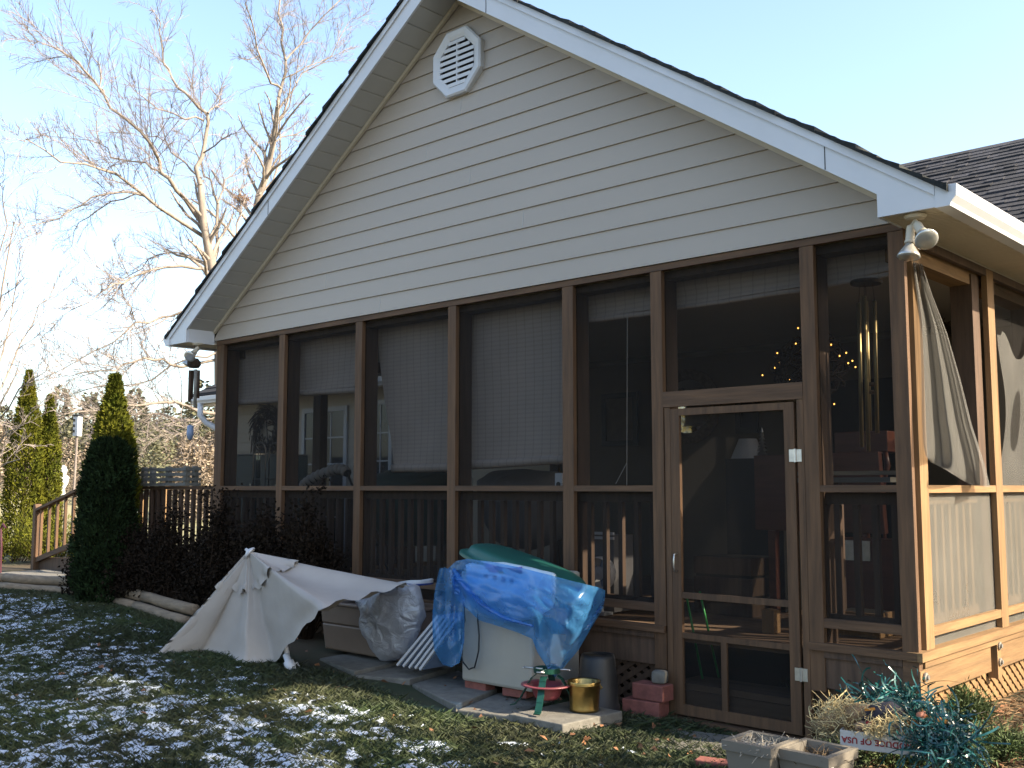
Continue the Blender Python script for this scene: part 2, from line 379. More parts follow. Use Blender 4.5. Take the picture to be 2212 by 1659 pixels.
# wing roof: shingle courses (edge seen from below)
for sgn in (1,-1):
    m=MB();n=33;L=3.96
    for k in range(n):
        a0=L*k/n;a1=L*(k+1)/n+.02
        x0=XC+sgn*a0;x1=XC+sgn*a1;e=random.uniform(-.012,.012);h0=.012+random.uniform(0,.008);h1=.030+random.uniform(-.004,.012)
        y0=YO-.035+e
        m.quadbox([(x0,y0,zt(x0)+.001),(x1,y0,zt(x1)+.001),(x1,13,zt(x1)+.001),(x0,13,zt(x0)+.001),(x0,y0,zt(x0)+h0),(x1,y0,zt(x1)+h1),(x1,13,zt(x1)+h1),(x0,13,zt(x0)+h0)])
    hb('roof',m,W['shedge'])
# horizontal eave: fascia, soffit, gutter
xf=XC+3.908
for sgn in (1,-1):
    xe=XC+sgn*3.908
    m=MB();m.box(xe-.012*sgn,YO+.021,3.064,xe,9.0,3.175);hb('eave_fascia',m,W['white'])
    s=MB()
    y=YO+.03
    while y<9.0:
        s.box(XC+sgn*3.59,y,3.068,xe-.013*sgn,y+.118,3.078);s.box(XC+sgn*3.59,y+.118,3.080,xe-.013*sgn,y+.13,3.090)
        for q in (.03,.06,.09): s.box(XC+sgn*3.61,y+q-.004,3.0655,xe-.03*sgn,y+q+.004,3.0685)
        y+=.13
    hb('eave_soffit',s,W['cream'])
    # K-style gutter profile swept along y
    prof=[(0,3.172),(0,3.055),(.075,3.055),(.082,3.075),(.108,3.105),(.112,3.165),(.104,3.168),(.100,3.160),(.098,3.110),(.072,3.082),(.068,3.064),(.006,3.064),(.006,3.172)]
    g=MB();g.prism([(xe+sgn*(.001+a),YO-.004,b) for a,b in prof],(0,3.6,0));gt=hb('gutter',g,W['white'])
    c=MB();c.prism([(xe+sgn*(.001+a),YO-.011,b) for a,b in prof[:6]],(0,.006,0));hb('end_cap',c,W['white'],gt)
# octagonal vent
vc=aty(995,137,YF-.03);vx,vz=-5.86,5.062
def octa(rx,rz,y): return [(vx+rx*math.cos(R(22.5+45*k)),y,vz+rz*math.sin(R(22.5+45*k))) for k in range(8)]
def octring(M_,r0,r1,y0,y1):
    a=octa(*r0,y0);b=octa(*r1,y1)
    for k in range(8): j=(k+1)%8;M_.face(a[k],a[j],b[j],b[k])
m=MB();r3=(.30,.30);r2=(.285,.285);r1=(.245,.245);r0=(.215,.215)
octring(m,r3,r3,YF,YF-.05);octring(m,r3,r2,YF-.05,YF-.062);octring(m,r2,r1,YF-.062,YF-.055);octring(m,r1,r0,YF-.055,YF-.045);octring(m,r0,r0,YF-.045,YF)
vent=hb('gable_vent',m,W['white'])
m=MB();m.prism(octa(.214,.214,YF-.018),(0,.004,0));hb('vent_backing',m,W['black'],vent)
m=MB()
for k in range(8):
    zz=vz-.185+.051*k;w=.2*min(1,(1.35-abs(zz-vz)/.2)) if abs(zz-vz)>.085 else .197
    w=min(.197,.197-max(0,abs(zz+.012-vz)-.085)*1.0)
    m.box(vx-w,YF-.050,zz-.012,vx+w,YF-.0465,zz+.018);m.quadbox([(vx-w,YF-.046,zz-.004),(vx+w,YF-.046,zz-.004),(vx+w,YF-.042,zz-.008),(vx-w,YF-.042,zz-.008),(vx-w,YF-.02,zz+.030),(vx+w,YF-.02,zz+.030),(vx+w,YF-.016,zz+.026),(vx-w,YF-.016,zz+.026)])
m.box(vx-.007,YF-.047,vz-.19,vx+.007,YF-.02,vz+.19)
hb('vent_louvre',m,W['white'],vent)
# ---------------- porch frame, front
POST=[(-9.43,-9.30),(-8.33,-8.24),(-7.17,-7.08),(-5.99,-5.90),(-4.79,-4.69),(-4.01,-3.92),(-2.91,-2.82),(-2.36,-2.27)]
YT=YF;                     # face of the trim boards
m=MB();m.box(XL,YT-.004,3.058,XR,YT+.036,3.100);hb('head_trim',m,W['wh'])
m=MB();m.box(XL+.02,YT+.05,3.005,XR-.02,YT+.19,3.052);hb('header_beam',m,W['wdark'])
for i,(a,b) in enumerate(POST):
    m=MB();zb=.70 if i in (0,1,2,3,4) else (.42 if i in(5,6) else .40)
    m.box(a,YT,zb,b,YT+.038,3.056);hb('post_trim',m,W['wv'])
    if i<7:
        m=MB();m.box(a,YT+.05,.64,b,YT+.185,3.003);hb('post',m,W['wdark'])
bays=[(POST[i][1],POST[i+1][0]) for i in range(7)]
DOORX=(-3.92,-2.97)
for i,(a,b) in enumerate(bays):
    door=(i==5)
    if door:
        b=-2.91
        m=MB();m.box(a+.002,YT-.002,2.13,b-.002,YT+.034,2.232);hb('transom_rail',m,W['wh'])
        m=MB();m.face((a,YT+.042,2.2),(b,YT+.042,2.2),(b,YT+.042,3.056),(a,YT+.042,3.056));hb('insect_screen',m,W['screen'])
        m=MB();m.box(a+.002,YT+.05,2.16,b-.002,YT+.15,2.22);hb('door_header',m,W['wdark'])
        continue
    m=MB();m.box(a,YT+.002,1.572,b,YT+.036,1.612);r=hb('rail',m,W['wh'])
    m=MB();m.box(a,YT+.002,.785,b,YT+.036,.838);hb('lower_rail',m,W['wh'])
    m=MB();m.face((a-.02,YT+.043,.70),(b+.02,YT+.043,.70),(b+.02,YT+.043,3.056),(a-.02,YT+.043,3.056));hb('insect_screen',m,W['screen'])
    hb('guard_rail',MB().box(a,YT+.07,1.50,b,YT+.15,1.568),W['wdark']);hb('guard_rail',MB().box(a,YT+.085,.80,b,YT+.125,.86),W['wdark'])
    n=max(2,round((b-a)/.128));
    for k in range(n):
        x=a+(b-a)*(k+.55)/n;q=MB();q.box(x-.018,YT+.08,.862,x+.018,YT+.116,1.498);hb('baluster',q,W['wdark'])
# sill, rim joist
m=MB();m.box(XL,YT-.022,.655,POST[5][1],YT+.04,.698);m.box(POST[6][0],YT-.022,.655,XR-.001,YT+.04,.698);hb('sill_board',m,W['wh'])
m=MB();m.box(XL,YT+.012,.44,POST[5][0],YT+.05,.653);m.box(POST[6][1],YT+.012,.44,POST[7][0],YT+.05,.653);hb('rim_board',m,W['wdark'])  # dark wood colour stands for the low light under the deck
m=MB();m.box(POST[6][1],YT-.004,.615,POST[7][0]-.002,YT+.011,.652);m.box(-6.5,YT-.004,.615,POST[5][0]-.002,YT+.011,.652);hb('rim_strip',m,W['wdark'])
m=MB()
for x,zz in ((-2.875,.62),(-2.86,.52),(-2.325,.62),(-2.325,.505),(-3.985,.63),(-3.97,.52)):
    hb('bolt',MB().lathe([(0,-.022),(.013,-.022),(.014,-.012),(.027,-.011),(.027,-.004),(0,-.004)],(x,YT-.001,zz),10,Matrix.Rotation(R(-90),3,'X')@Matrix.Rotation(math.pi,3,'X')),W['bolt'])
# corner post foot boards and footing posts
m=MB();m.box(POST[7][0],YT-.003,.36,XR-.001,YT+.05,.653);hb('corner_block',m,W['wh'])
for x in (-8.3,-6.0,-4.75,-3.97,-2.86):
    m=MB();m.box(x-.05,YT+.06,H(x,YT)-.1,x+.05,YT+.16,.64);hb('footing_post',m,W['wdark'])
# lattice under front
def lattice(p0,p1,z0,z1f,dx,nrm,name='lattice',lm=None):
    p0=Vector(p0);p1=Vector(p1);L=(p1-p0).length;d=(p1-p0)/L;nrm=Vector(nrm);m=MB();h=1.0
    for lay,sg in ((0,1),(1,-1)):
        t=-h
        while t<L+h:
            a=t;bq=t+h*.62*sg if sg>0 else t-h*.62
            # clip param to span
            pts=[]
            n=2
            s0,s1=0,1
            def P(s): return a+(bq-a)*s
            lo_,hi_=sorted((P(0),P(1)))
            # find s range within [0,L]
            ss=[0,1]
            if P(1)!=P(0):
                sA=(0-a)/(bq-a);sB=(L-a)/(bq-a);ss=[max(0,min(sA,sB)),min(1,max(sA,sB))]
            if ss[1]-ss[0]>.03:
                A=p0+d*P(ss[0])+Vector((0,0,z0+(z1f-z0)*ss[0]))+nrm*(.008*lay);B=p0+d*P(ss[1])+Vector((0,0,z0+(z1f-z0)*ss[1]))+nrm*(.008*lay)
                m.bar(A,B,.007,.036,upv=d) if False else m.obox((A+B)/2,((B-A).length,.007,.036),Matrix(((B-A).normalized(),nrm,(B-A).normalized().cross(nrm))).transposed())
            t+=dx
    hb(name,m,lm or W['wsunlit'])
lattice((POST[0][0],YT+.055,0),(POST[5][0],YT+.055,0),.05,.445,.11,(0,1,0),lm=W['wdark'])  # front lattice gets the dark wood copy, its shade put into the colour
lattice((POST[6][1],YT+.055,0),(POST[7][0],YT+.055,0),.02,.445,.11,(0,1,0),lm=W['wdark'])
# ---------------- right side of the porch
SX=XR
SPOST=[(5.865,5.985),(7.14,7.27),(8.36,8.48)]
m=MB();m.box(SX-.09,YT+.041,.42,SX-.042,YT+.11,3.05);hb('post',m,W['wdark'])
for (a,b) in SPOST:
    m=MB();m.box(SX-.036,a,.70,SX,b,3.05);hb('post_trim',m,W['wsunlit'])
for y in (7.05,8.3):
    m=MB();m.box(SX-.19,y-.06,.64,SX-.05,y+.075,3.0);hb('post',m,W['wdark'])
m=MB();m.box(SX-.19,YT+.2,2.93,SX-.06,YB,3.05);hb('header_beam',m,W['wy'])
m=MB();m.box(SX-.034,YT+.115,3.005,SX-.002,YB,3.056);hb('head_trim',m,W['wdark'])
hb('frieze_board',MB().box(SX-.05,YT+.1,3.0575,SX-.008,9.0,3.13),W['cream'])
sb=[(5.985,7.14),(7.27,8.36),(8.48,9.5)]
for i,(a,b) in enumerate(sb):
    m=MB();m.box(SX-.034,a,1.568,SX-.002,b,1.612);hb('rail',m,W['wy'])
    m=MB();m.box(SX-.034,a,.765,SX-.002,b,.815);hb('lower_rail',m,W['wy'])
    m=MB();m.face((SX-.04,a-.02,.70),(SX-.04,b+.02,.70),(SX-.04,b+.02,1.61),(SX-.04,a-.02,1.61));hb('insect_screen',m,W['screens'])
    hb('guard_rail',MB().box(SX-.15,a+.02,1.50,SX-.07,b-.1,1.565),W['wy']);hb('guard_rail',MB().box(SX-.125,a+.02,.80,SX-.085,b-.1,.86),W['wy'])
    n=9
    for k in range(n):
        y=a+(b-.08-a)*(k+.55)/n;q=MB();q.box(SX-.12,y-.018,.862,SX-.084,y+.018,1.498);hb('baluster',q,W['wsunlit'])
m=MB();m.box(SX-.06,YT-.021,.652,SX+.028,YB,.70);hb('sill_board',m,W['wy'])
m=MB();m.box(SX-.03,YT+.055,.612,SX+.012,YB,.650);hb('rim_strip',m,W['wy'])
m=MB();m.box(SX-.05,YT+.055,.455,SX-.002,6.90,.606);m.box(SX-.05,7.06,.455,SX-.002,YB,.606);hb('rim_board',m,W['wy'])
m=MB();m.box(SX-.06,YT-.0025,.37,SX+.006,YT+.053,.60);hb('corner_block',m,W['wsunlit'])
m=MB();m.box(SX-.05,6.985,.40,SX+.010,7.055,.648);hb('side_post_foot',m,W['wsunlit'])
for y,zz in ((5.80,.565),(7.02,.60),(7.02,.50)):
    hb('bolt',MB().lathe([(0,.03),(.013,.03),(.014,.02),(.026,.018),(.026,.008),(0,.008)],(SX+.002,y,zz),10,Matrix.Rotation(R(90),3,'Y')),W['bolt'])
lattice((SX-.07,YT+.06,0),(SX-.07,9.4,0),.08,.50,.105,(1,0,0))
# torn, hanging screen in the first side bay and sagging one in the next
def px2side(l): return [atx(a,b,SX-.03) for a,b in l]
Lp=[(1972,566),(1978,620),(1986,690),(1990,800),(1992,900),(1994,960),(2000,985)]
Rp=[(1992,570),(2012,632),(2046,720),(2075,820),(2100,920),(2126,997),(2139,1052)]
Bq=[(2000,985),(2010,998),(2040,1013),(2072,1033),(2100,1049),(2139,1052)]
def poly(l,t):
    t=max(0,min(1,t))*(len(l)-1);i=min(int(t),len(l)-2);f=t-i
    return (l[i][0]*(1-f)+l[i+1][0]*f,l[i][1]*(1-f)+l[i+1][1]*f)
m=MB()
def fn(u,v):
    a=poly(Lp,v);b=poly(Rp,v);x=a[0]*(1-u)+b[0]*u;y=a[1]*(1-u)+b[1]*u
    if v>.7:
        q=poly(Bq,u);w=((v-.7)/.3)**2;x=x*(1-w)+q[0]*w;y=y*(1-w)+q[1]*w
    fold=.045*math.sin(u*math.pi*4.2+v*1.2)*(.35+.8*v)+.05*math.sin(u*math.pi)*v+ (.05*math.exp(-((u-.93)/.05)**2))
    return atx(x,y,SX+.02+fold)
m.grid(fn,48,40);hb('loose_screen',m,W['screenl'],smooth=True)
m=MB()
def fn(u,v):
    y=7.27+u*1.09;top=2.68-.05*math.cos(u*5)-.20*math.exp(-((u-.42)/.2)**2)*1.2+.03*math.sin(u*19)
    if u<.06: top=2.62
    zz=1.60+(top-1.60)*(1-v)
    return (SX-.02+.05*math.sin(u*8+v*2.6)*math.sin(math.pi*min(1,v+.08))+.03*(1-v),y,zz)
m.grid(fn,40,30);hb('loose_screen',m,W['screenl'],smooth=True)
m=MB();m.face((SX-.041,7.25,1.6),(SX-.041,9.5,1.6),(SX-.041,9.5,3.0),(SX-.041,7.25,3.0));hb('insect_screen',m,W['screen'])
# ---------------- left side (towards the deck)
for y in (7.0,8.25):
    m=MB();m.box(XL+.04,y-.05,.64,XL+.17,y+.05,3.0);hb('post',m,W['wdark'])
m=MB();m.box(XL+.04,YT+.2,2.93,XL+.17,YB,3.05);hb('header_beam',m,W['wdark'])
m=MB();m.box(XL+.002,YT+.04,1.57,XL+.036,YB,1.61);m.box(XL+.002,YT+.04,.65,XL+.036,YB,.70);hb('rail',m,W['wy'])
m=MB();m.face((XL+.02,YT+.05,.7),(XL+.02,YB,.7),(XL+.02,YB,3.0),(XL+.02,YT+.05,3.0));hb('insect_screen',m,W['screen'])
for k in range(26):
    y=YT+.25+k*.135
    q=MB();q.box(XL+.05,y-.018,.70,XL+.086,y+.018,1.565);hb('baluster',q,W['wdark'])
# ---------------- floor, ceiling, back wall with openings
m=MB()
y=YT+.06
while y<YB-.01:
    m.box(XL+.03,y,.60,XR-.062,min(y+.134,YB-.002),.640);y+=.14
hb('porch_floor',m,W['deckf'])
m=MB();m.box(XL+.02,YT+.08,3.058,XR-.062,YB-.004,3.09);cg=hb('porch_ceiling',m,W['ceil'])
m=MB();zz=.2
while zz<3.05:
    z1=min(zz+.1515,3.056);m.quadbox([(-15.1,YB-.014,zz),(4,YB-.014,zz),(4,YB+.03,zz),(-15.1,YB+.03,zz),(-15.1,YB-.002,z1),(4,YB-.002,z1),(4,YB+.03,z1),(-15.1,YB+.03,z1)]);zz=z1+.0006
m.box(-15.1,YB+.031,.2,4,YB+.2,3.06);hb('back_wall',m,W['wallin'])
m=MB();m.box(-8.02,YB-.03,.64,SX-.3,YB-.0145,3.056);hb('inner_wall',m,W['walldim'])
m=MB();m.box(-8.06,YB-.07,.64,-7.94,YB-.031,3.05);hb('wall_post',m,W['wdark'])
def door_unit(px0,px1,pyt,name,cols,rows,zb=.66,m2=W['white']):
    a=aty(px0,pyt,YB-.02);b=aty(px1,pyt,YB-.02);x0,x1,zt_=a.x,b.x,a.z
    f=MB();w=.07
    f.box(x0,YB-.045,zb,x0+w,YB-.016,zt_);f.box(x1-w,YB-.045,zb,x1,YB-.016,zt_);f.box(x0+w,YB-.045,zt_-w,x1-w,YB-.016,zt_);f.box(x0+w,YB-.045,zb,x1-w,YB-.016,zb+.12)
    d=hb(name,f,m2)
    g=MB();g.box(x0+w,YB-.026,zb+.12,x1-w,YB-.018,zt_-w);hb('pane',g,W['glass'],d)
    q=MB()
    for c in range(1,cols): x=x0+w+(x1-x0-2*w)*c/cols;q.box(x-.01,YB-.034,zb+.12,x+.01,YB-.027,zt_-w)
    for r in range(1,rows): z_=zb+.12+(zt_-w-zb-.12)*r/rows;q.box(x0+w,YB-.0345,z_-.01,x1-w,YB-.0275,z_+.01)
    hb('muntin',q,m2,d)
door_unit(655,752,884,'patio_door',3,5)
door_unit(798,850,866,'patio_door',2,5)
# dark door at the far right end of the back wall
m=MB();a=aty(1880,800,YB);m.box(-4.55,YB-.04,.66,-3.75,YB-.016,2.62);hb('back_door',m,W['dark'])
# main house roof (front slope) with individual tabs, main eave at left
RY0,RZ0,RY1,RZ1=9.05,3.12,13.05,5.76
sl=(RZ1-RZ0)/(RY1-RY0)
m=MB();n=36
for k in range(n):
    y0=RY0+(RY1-RY0)*k/n;y1=RY0+(RY1-RY0)*(k+1)/n+.03
    x=-5.9 if k>6 else -2.5
    x-=random.uniform(0,.3)
    while x<1.5:
        w=random.choice((.12,.16,.2,.26));t=random.choice((.012,.016,.024));z0=RZ0+sl*(y0-RY0);z1=RZ0+sl*(y1-RY0)
        dz=.004+t
        m.quadbox([(x,y0,z0-.02),(x+w-.004,y0,z0-.02),(x+w-.004,y1,z1-.02),(x,y1,z1-.02),(x,y0,z0+dz),(x+w-.004,y0,z0+dz),(x+w-.004,y1,z1+.002),(x,y1,z1+.002)])
        x+=w
o=hb('main_roof',m,W['shingle']);facetint(o)
m=MB()
n=28
for k in range(n):
    y0=RY0+(RY1-RY0)*k/n;y1=RY0+(RY1-RY0)*(k+1)/n+.02;z0=RZ0+sl*(y0-RY0);z1=RZ0+sl*(y1-RY0);xl=-15.55+ (y0-RY0)*.95
    m.quadbox([(xl,y0,z0-.02),(-9.3,y0,z0-.02),(-9.3,y1,z1-.02),(xl+.1,y1,z1-.02),(xl,y0,z0+.03),(-9.3,y0,z0+.03),(-9.3,y1,z1+.01),(xl+.1,y1,z1+.01)])
m.quadbox([(-15.5,RY0+.3,3.0),(-11.7,RY1,5.7),(-11.7,RY1+6,5.7),(-15.5,RY1+8,3.0),(-15.55,RY0,3.1),(-11.75,RY1,5.74),(-11.75,RY1+6,5.74),(-15.55,RY1+8,3.1)])
hb('main_roof',m,W['shingle'])
m=MB();m.box(-15.5,RY0+.05,2.96,-9.6,RY0+.065,3.10);m.box(-15.5,RY0+.066,2.96,-15.49,RY0+4,3.10);hb('eave_fascia',m,W['cream'])
g=MB();g.prism([(-15.54,RY0+.049-a,b-.085) for a,b in prof],(5.9,0,0));hb('gutter',g,W['white'])
m=MB();m.tube([(-15.3,RY0,2.97),(-15.3,RY0,2.78),(-15.25,RY0+.08,2.66),(-15.05,RY0+.3,2.50),(-15.0,RY0+.35,2.4),(-15.0,RY0+.35,.3)],.05,8);hb('downspout',m,W['white'],smooth=True)
# screen door
da,db=-3.915,-2.975
m=MB();y0,y1=YT+.002,YT+.03
m.box(da+.05,y0,.15,da+.118,y1,2.115);m.box(db-.068,y0,.15,db,y1,2.115);m.box(da+.118,y0,2.07,db-.068,y1,2.115);m.box(da+.118,y0,.15,db-.068,y1,.215)
dr=hb('screen_door',m,W['wv'])
m=MB();m.box(da+.118,y0+.003,.885,db-.068,y1-.003,.925);m.box(da+.118,y0+.003,.632,db-.068,y1-.003,.668);m.box(da+.40,y0+.003,.215,da+.44,y1-.003,.632);hb('mid_rail',m,W['wv'],dr)
m=MB();m.face((da+.1,YT+.02,.2),(db-.06,YT+.02,.2),(db-.06,YT+.02,2.08),(da+.1,YT+.02,2.08));hb('door_screen',m,W['screen'],dr)
hx=da+.085
m=MB();m.tube([(hx,y0,1.17),(hx,y0-.03,1.165),(hx,y0-.036,1.13),(hx,y0-.036,1.09),(hx,y0-.03,1.06),(hx,y0,1.055)],.006,6);hb('handle',m,W['metal'],dr,smooth=True)
for zz in (1.79,.50):
    m=MB();m.box(db-.035,y0-.005,zz-.037,db-.002,y0-.001,zz+.037);m.box(db+.014,y0-.005,zz-.037,db+.046,y0-.001,zz+.037);m.tube([(db+.006,y0-.006,zz-.04),(db+.006,y0-.006,zz+.04)],.009,8);hb('hinge',m,W['metal'],dr)
m=MB();m.box(-2.955,YT+.001,.11,-2.913,YT+.034,2.128);hb('door_jamb',m,W['wv'])
m=MB();m.box(da+.003,YT+.004,.12,da+.046,YT+.036,2.126);hb('door_jamb',m,W['wv'])
m=MB();m.box(-4.0,YT-.04,.06,-2.9,YT+.05,.135);hb('door_threshold',m,W['wh'])
m=MB();m.box(-3.9,YT+.055,.30,-2.95,YT+.35,.34);m.box(-3.9,YT+.06,.1,-2.95,YT+.08,.295);hb('inner_step',m,W['deckf'])
# flood lights
def flood(mount,bulbs):
    m=MB();c=Vector(mount);m.lathe([(0,.0),(.055,.0),(.06,-.008),(.05,-.022),(.02,-.028),(0,-.028)],c,20);f=hb('flood_light',m,W['cream'],smooth=False)
    for (k,e) in bulbs:
        k=Vector(k);e=Vector(e);d=(e-k).normalized();M_=d.to_track_quat('Z','Y').to_matrix()
        q=MB();q.tube([c+Vector((0,0,-.025)),c*.5+k*.5+Vector((0,0,-.015)),k],.009,8);q.lathe([(0,0),(.022,.002),(.024,.02),(.024,.085),(.028,.09),(.028,.10),(0,.10)],k,16,M_);hb('lamp_socket',q,W['cream'],f,smooth=False)
        q=MB();q.lathe([(.02,.10),(.026,.115),(.058,.165),(.061,.176),(.058,.181),(.045,.187),(.02,.191),(0,.192)],k,20,M_);hb('bulb',q,W['bulbglass'],f,smooth=True)
W['bulbglass']=mat('reflector_glass',(.62,.61,.56),.18,.1,20,metal=.55,spec=.8)
flood((-2.10,5.50,3.064),[((-2.125,5.50,3.005),(-2.13,5.47,2.86)),((-2.08,5.47,3.00),(-1.99,5.36,2.88))])
flood((-9.47,5.55,3.066),[((-9.45,5.54,3.01),(-9.40,5.44,2.93)),((-9.50,5.55,3.0),(-9.54,5.5,2.87))])
# ================================================================= LEAF / TREE TOOLS
def nrm(a): return a/np.maximum(1e-9,np.linalg.norm(a,axis=1,keepdims=True))
def leaves(name,C,D,L,Wd,m,parent=None,tint=None,bend=.0,out=None):
    n=len(C);D=nrm(D);r=nrm(rng.normal(size=(n,3)));s=nrm(np.cross(D,r if out is None else nrm(out+.55*r)));L=np.broadcast_to(L,(n,))[:,None];Wd=np.broadcast_to(Wd,(n,))[:,None]
    a=C;b=C+D*L*.45+s*Wd;c=C+D*L+np.array([0,0,-1])*L*bend;d=C+D*L*.45-s*Wd
    V=np.stack([a,b,c,d],1).reshape(-1,3);F=np.arange(4*n).reshape(n,4)
    if tint is None:tint=rng.uniform(0,1,n)
    return npmesh(name,V,F,m,parent,col=np.repeat(tint,4))
def spread(n,d): return nrm(rng.normal(size=(n,3)))*d
class Tree:
    def __init__(s): s.t=MB();s.b=MB();s.w=MB()
    def limb(s,pts,r0,r1,lev,kids=8,up=.25,maxlev=3,n=None,kl=.45,t0=.15,which=None):
        pts=[Vector(p) for p in pts]
        mbx=which if which else (s.t if lev==0 else s.b if lev==1 else s.w)
        L=sum((pts[i+1]-pts[i]).length for i in range(len(pts)-1))
        rad=[r0+(r1-r0)*i/(len(pts)-1) for i in range(len(pts))]
        mbx.tube(pts,rad,n or (7 if lev==0 else 5 if lev==1 else 3),cap=False)
        if lev>=maxlev:return
        for k in range(kids):
            t=t0+(1-t0)*(k+random.random())/kids;f=t*(len(pts)-1);i=min(int(f),len(pts)-2);p=pts[i].lerp(pts[i+1],f-i);d=(pts[i+1]-pts[i]).normalized()
            ax=Vector((random.gauss(0,1),random.gauss(0,1),random.gauss(0,1))).normalized();q=(d+ax.cross(d).normalized()*random.uniform(.5,1.1)+Vector((0,0,up))).normalized()
            l=L*kl*random.uniform(.5,1.1)*(1.1-.55*t);r=max(.0045,(r0+(r1-r0)*t)*.5)
            if lev>=1:r=min(r,.011)
            if lev>=2:r=min(r,.006)
            c=[p];nseg=4 if lev<2 else 3
            for j in range(nseg):
                q=(q+Vector((random.gauss(0,.17),random.gauss(0,.17),random.gauss(.03,.14)))).normalized();c.append(c[-1]+q*(l/nseg))
            s.limb(c,r,max(.0028,r*.4),lev+1,max(2,int(kids*.75)),up,maxlev,None,kl)
def rewig(pts,amp):
    out=[pts[0]]
    for a,b in zip(pts,pts[1:]):
        m=a.lerp(b,.5)+Vector((random.gauss(0,amp),random.gauss(0,amp),random.gauss(0,amp)));out+=[m,b]
    return out
# ================================================================= BIG BARE TREES (traced limbs, real depth)
def bare_tree(root_px,dep,limbs,label,kf=2.2):
    b=atd(root_px,1052,dep);base=Vector((b.x,b.y,.3))
    r=empty('bare_tree',base,label,'tree','leafless trees behind the house')
    T=Tree();R0=.17
    for (pts,r0,r1,lev,kids,dd) in limbs:
        p=[]
        for i,(x,y) in enumerate(pts):
            p.append(atd(x,y,dep+dd*i/(len(pts)-1)+(random.uniform(-.25,.25) if 0<i else 0)))
        if lev==0: p=[base]+p
        if lev==0 and len(p)>2: r0_=[r0]
        T.limb(rewig(p,.05) if lev else p,r0*(.72 if lev==0 else .62),r1*(.72 if lev==0 else .62),lev,int(kids*kf),.2,3,None,.36 if lev else .22)
    T.t.build('trunk',W['bark'],r,smooth=True);T.b.build('branches',W['bark'],r,smooth=True);T.w.build('twigs',W['twig'],r);return r
bare_tree(480,25,[
 ([(474,700),(462,590),(450,540),(440,480),(433,400)],.20,.11,0,7,0),
 ([(433,400),(436,340),(445,290),(447,245),(415,215),(385,190),(365,150),(350,100),(347,50),(325,15)],.10,.015,1,14,1.5),
 ([(442,490),(400,430),(365,385),(345,350),(325,310),(270,255),(225,205),(180,150),(140,115),(95,95),(65,70)],.10,.012,1,18,-2.5),
 ([(446,515),(370,465),(310,420),(270,390),(230,370),(130,350),(55,300),(35,300)],.085,.012,1,15,-4),
 ([(365,385),(330,365),(300,350),(240,340),(215,310),(170,300),(80,290)],.05,.009,1,11,2.5),
 ([(215,310),(208,270),(210,240)],.03,.008,1,5,1),
 ([(312,423),(270,415),(200,425),(150,455),(100,480),(50,492),(10,515)],.05,.008,1,12,-3),
 ([(300,415),(240,435),(190,470),(160,500),(135,550)],.035,.007,1,9,1.5),
 ([(225,205),(215,190),(215,140),(180,90),(155,70)],.04,.008,1,8,1.5),
 ([(433,385),(400,350),(370,330),(340,295),(300,280),(270,265)],.045,.008,1,9,3),
 ([(440,260),(400,258),(340,235),(290,195),(260,160)],.045,.008,1,9,-1.5),
 ([(449,245),(465,230),(475,215),(455,190),(425,140)],.045,.008,1,9,2),
 ([(440,330),(480,300),(520,285)],.035,.008,1,7,-1),
 ([(466,585),(470,540),(470,440),(462,420),(440,380),(420,320),(412,290)],.09,.012,1,12,2),
 ([(470,440),(482,410),(500,380),(540,340),(560,300)],.045,.009,1,9,2),
 ([(510,530),(512,480),(520,440),(518,410),(535,370)],.05,.01,1,10,2.5),
 ([(460,582),(393,575),(333,581),(283,600),(247,613),(200,650),(120,690)],.07,.008,1,15,-3),
 ([(466,600),(430,560),(380,545),(320,560),(270,600),(225,640)],.05,.008,1,13,1),
 ([(475,660),(400,671),(350,685),(293,696),(273,716),(200,760),(130,800),(60,830)],.06,.008,1,15,-2),
 ([(478,775),(393,793),(353,776),(310,773),(267,786),(217,801),(150,813),(60,790)],.065,.008,1,16,-2.5),
 ([(480,755),(420,770),(330,820),(240,830),(160,850),(80,855)],.045,.008,1,13,-1),
 ([(480,895),(400,876),(333,871),(267,875),(167,890),(90,905)],.08,.01,1,15,-3.5),
 ([(482,920),(383,906),(316,896),(263,893),(200,905)],.06,.01,1,13,-2),
 ([(480,890),(440,905),(400,935),(350,940),(310,960)],.04,.008,1,12,-1),
 ([(280,600),(260,560),(245,520)],.02,.006,1,6,-1),([(290,690),(265,640),(250,600),(250,580)],.025,.007,1,8,-1),
],'tall pale barked leafless tree with wide limbs left of the gable')
bare_tree(575,30,[
 ([(560,640),(548,480),(560,420),(575,380),(590,310),(600,230)],.19,.10,0,9,0),
 ([(600,230),(607,190),(617,130),(612,60),(605,0),(600,-60)],.09,.03,1,16,2),
 ([(617,130),(650,95),(690,45),(735,0),(770,-30)],.05,.012,1,11,2),
 ([(607,190),(585,180),(565,130),(550,70),(530,10),(525,-30)],.06,.012,1,12,-2),
 ([(560,420),(590,390),(605,300),(625,230),(640,170),(650,90)],.06,.012,1,14,1),
 ([(590,310),(640,290),(690,270),(720,240)],.04,.008,1,9,2),
 ([(610,170),(660,145),(710,125),(760,100)],.035,.008,1,9,1),
 ([(640,180),(690,140),(730,90),(760,40),(800,20)],.035,.008,1,10,2),
 ([(560,120),(535,130),(510,125)],.025,.006,1,6,-1),
 ([(575,390),(545,360),(520,330),(505,290)],.03,.008,1,9,-1),
],'leafless tree rising just behind the left roof slope')
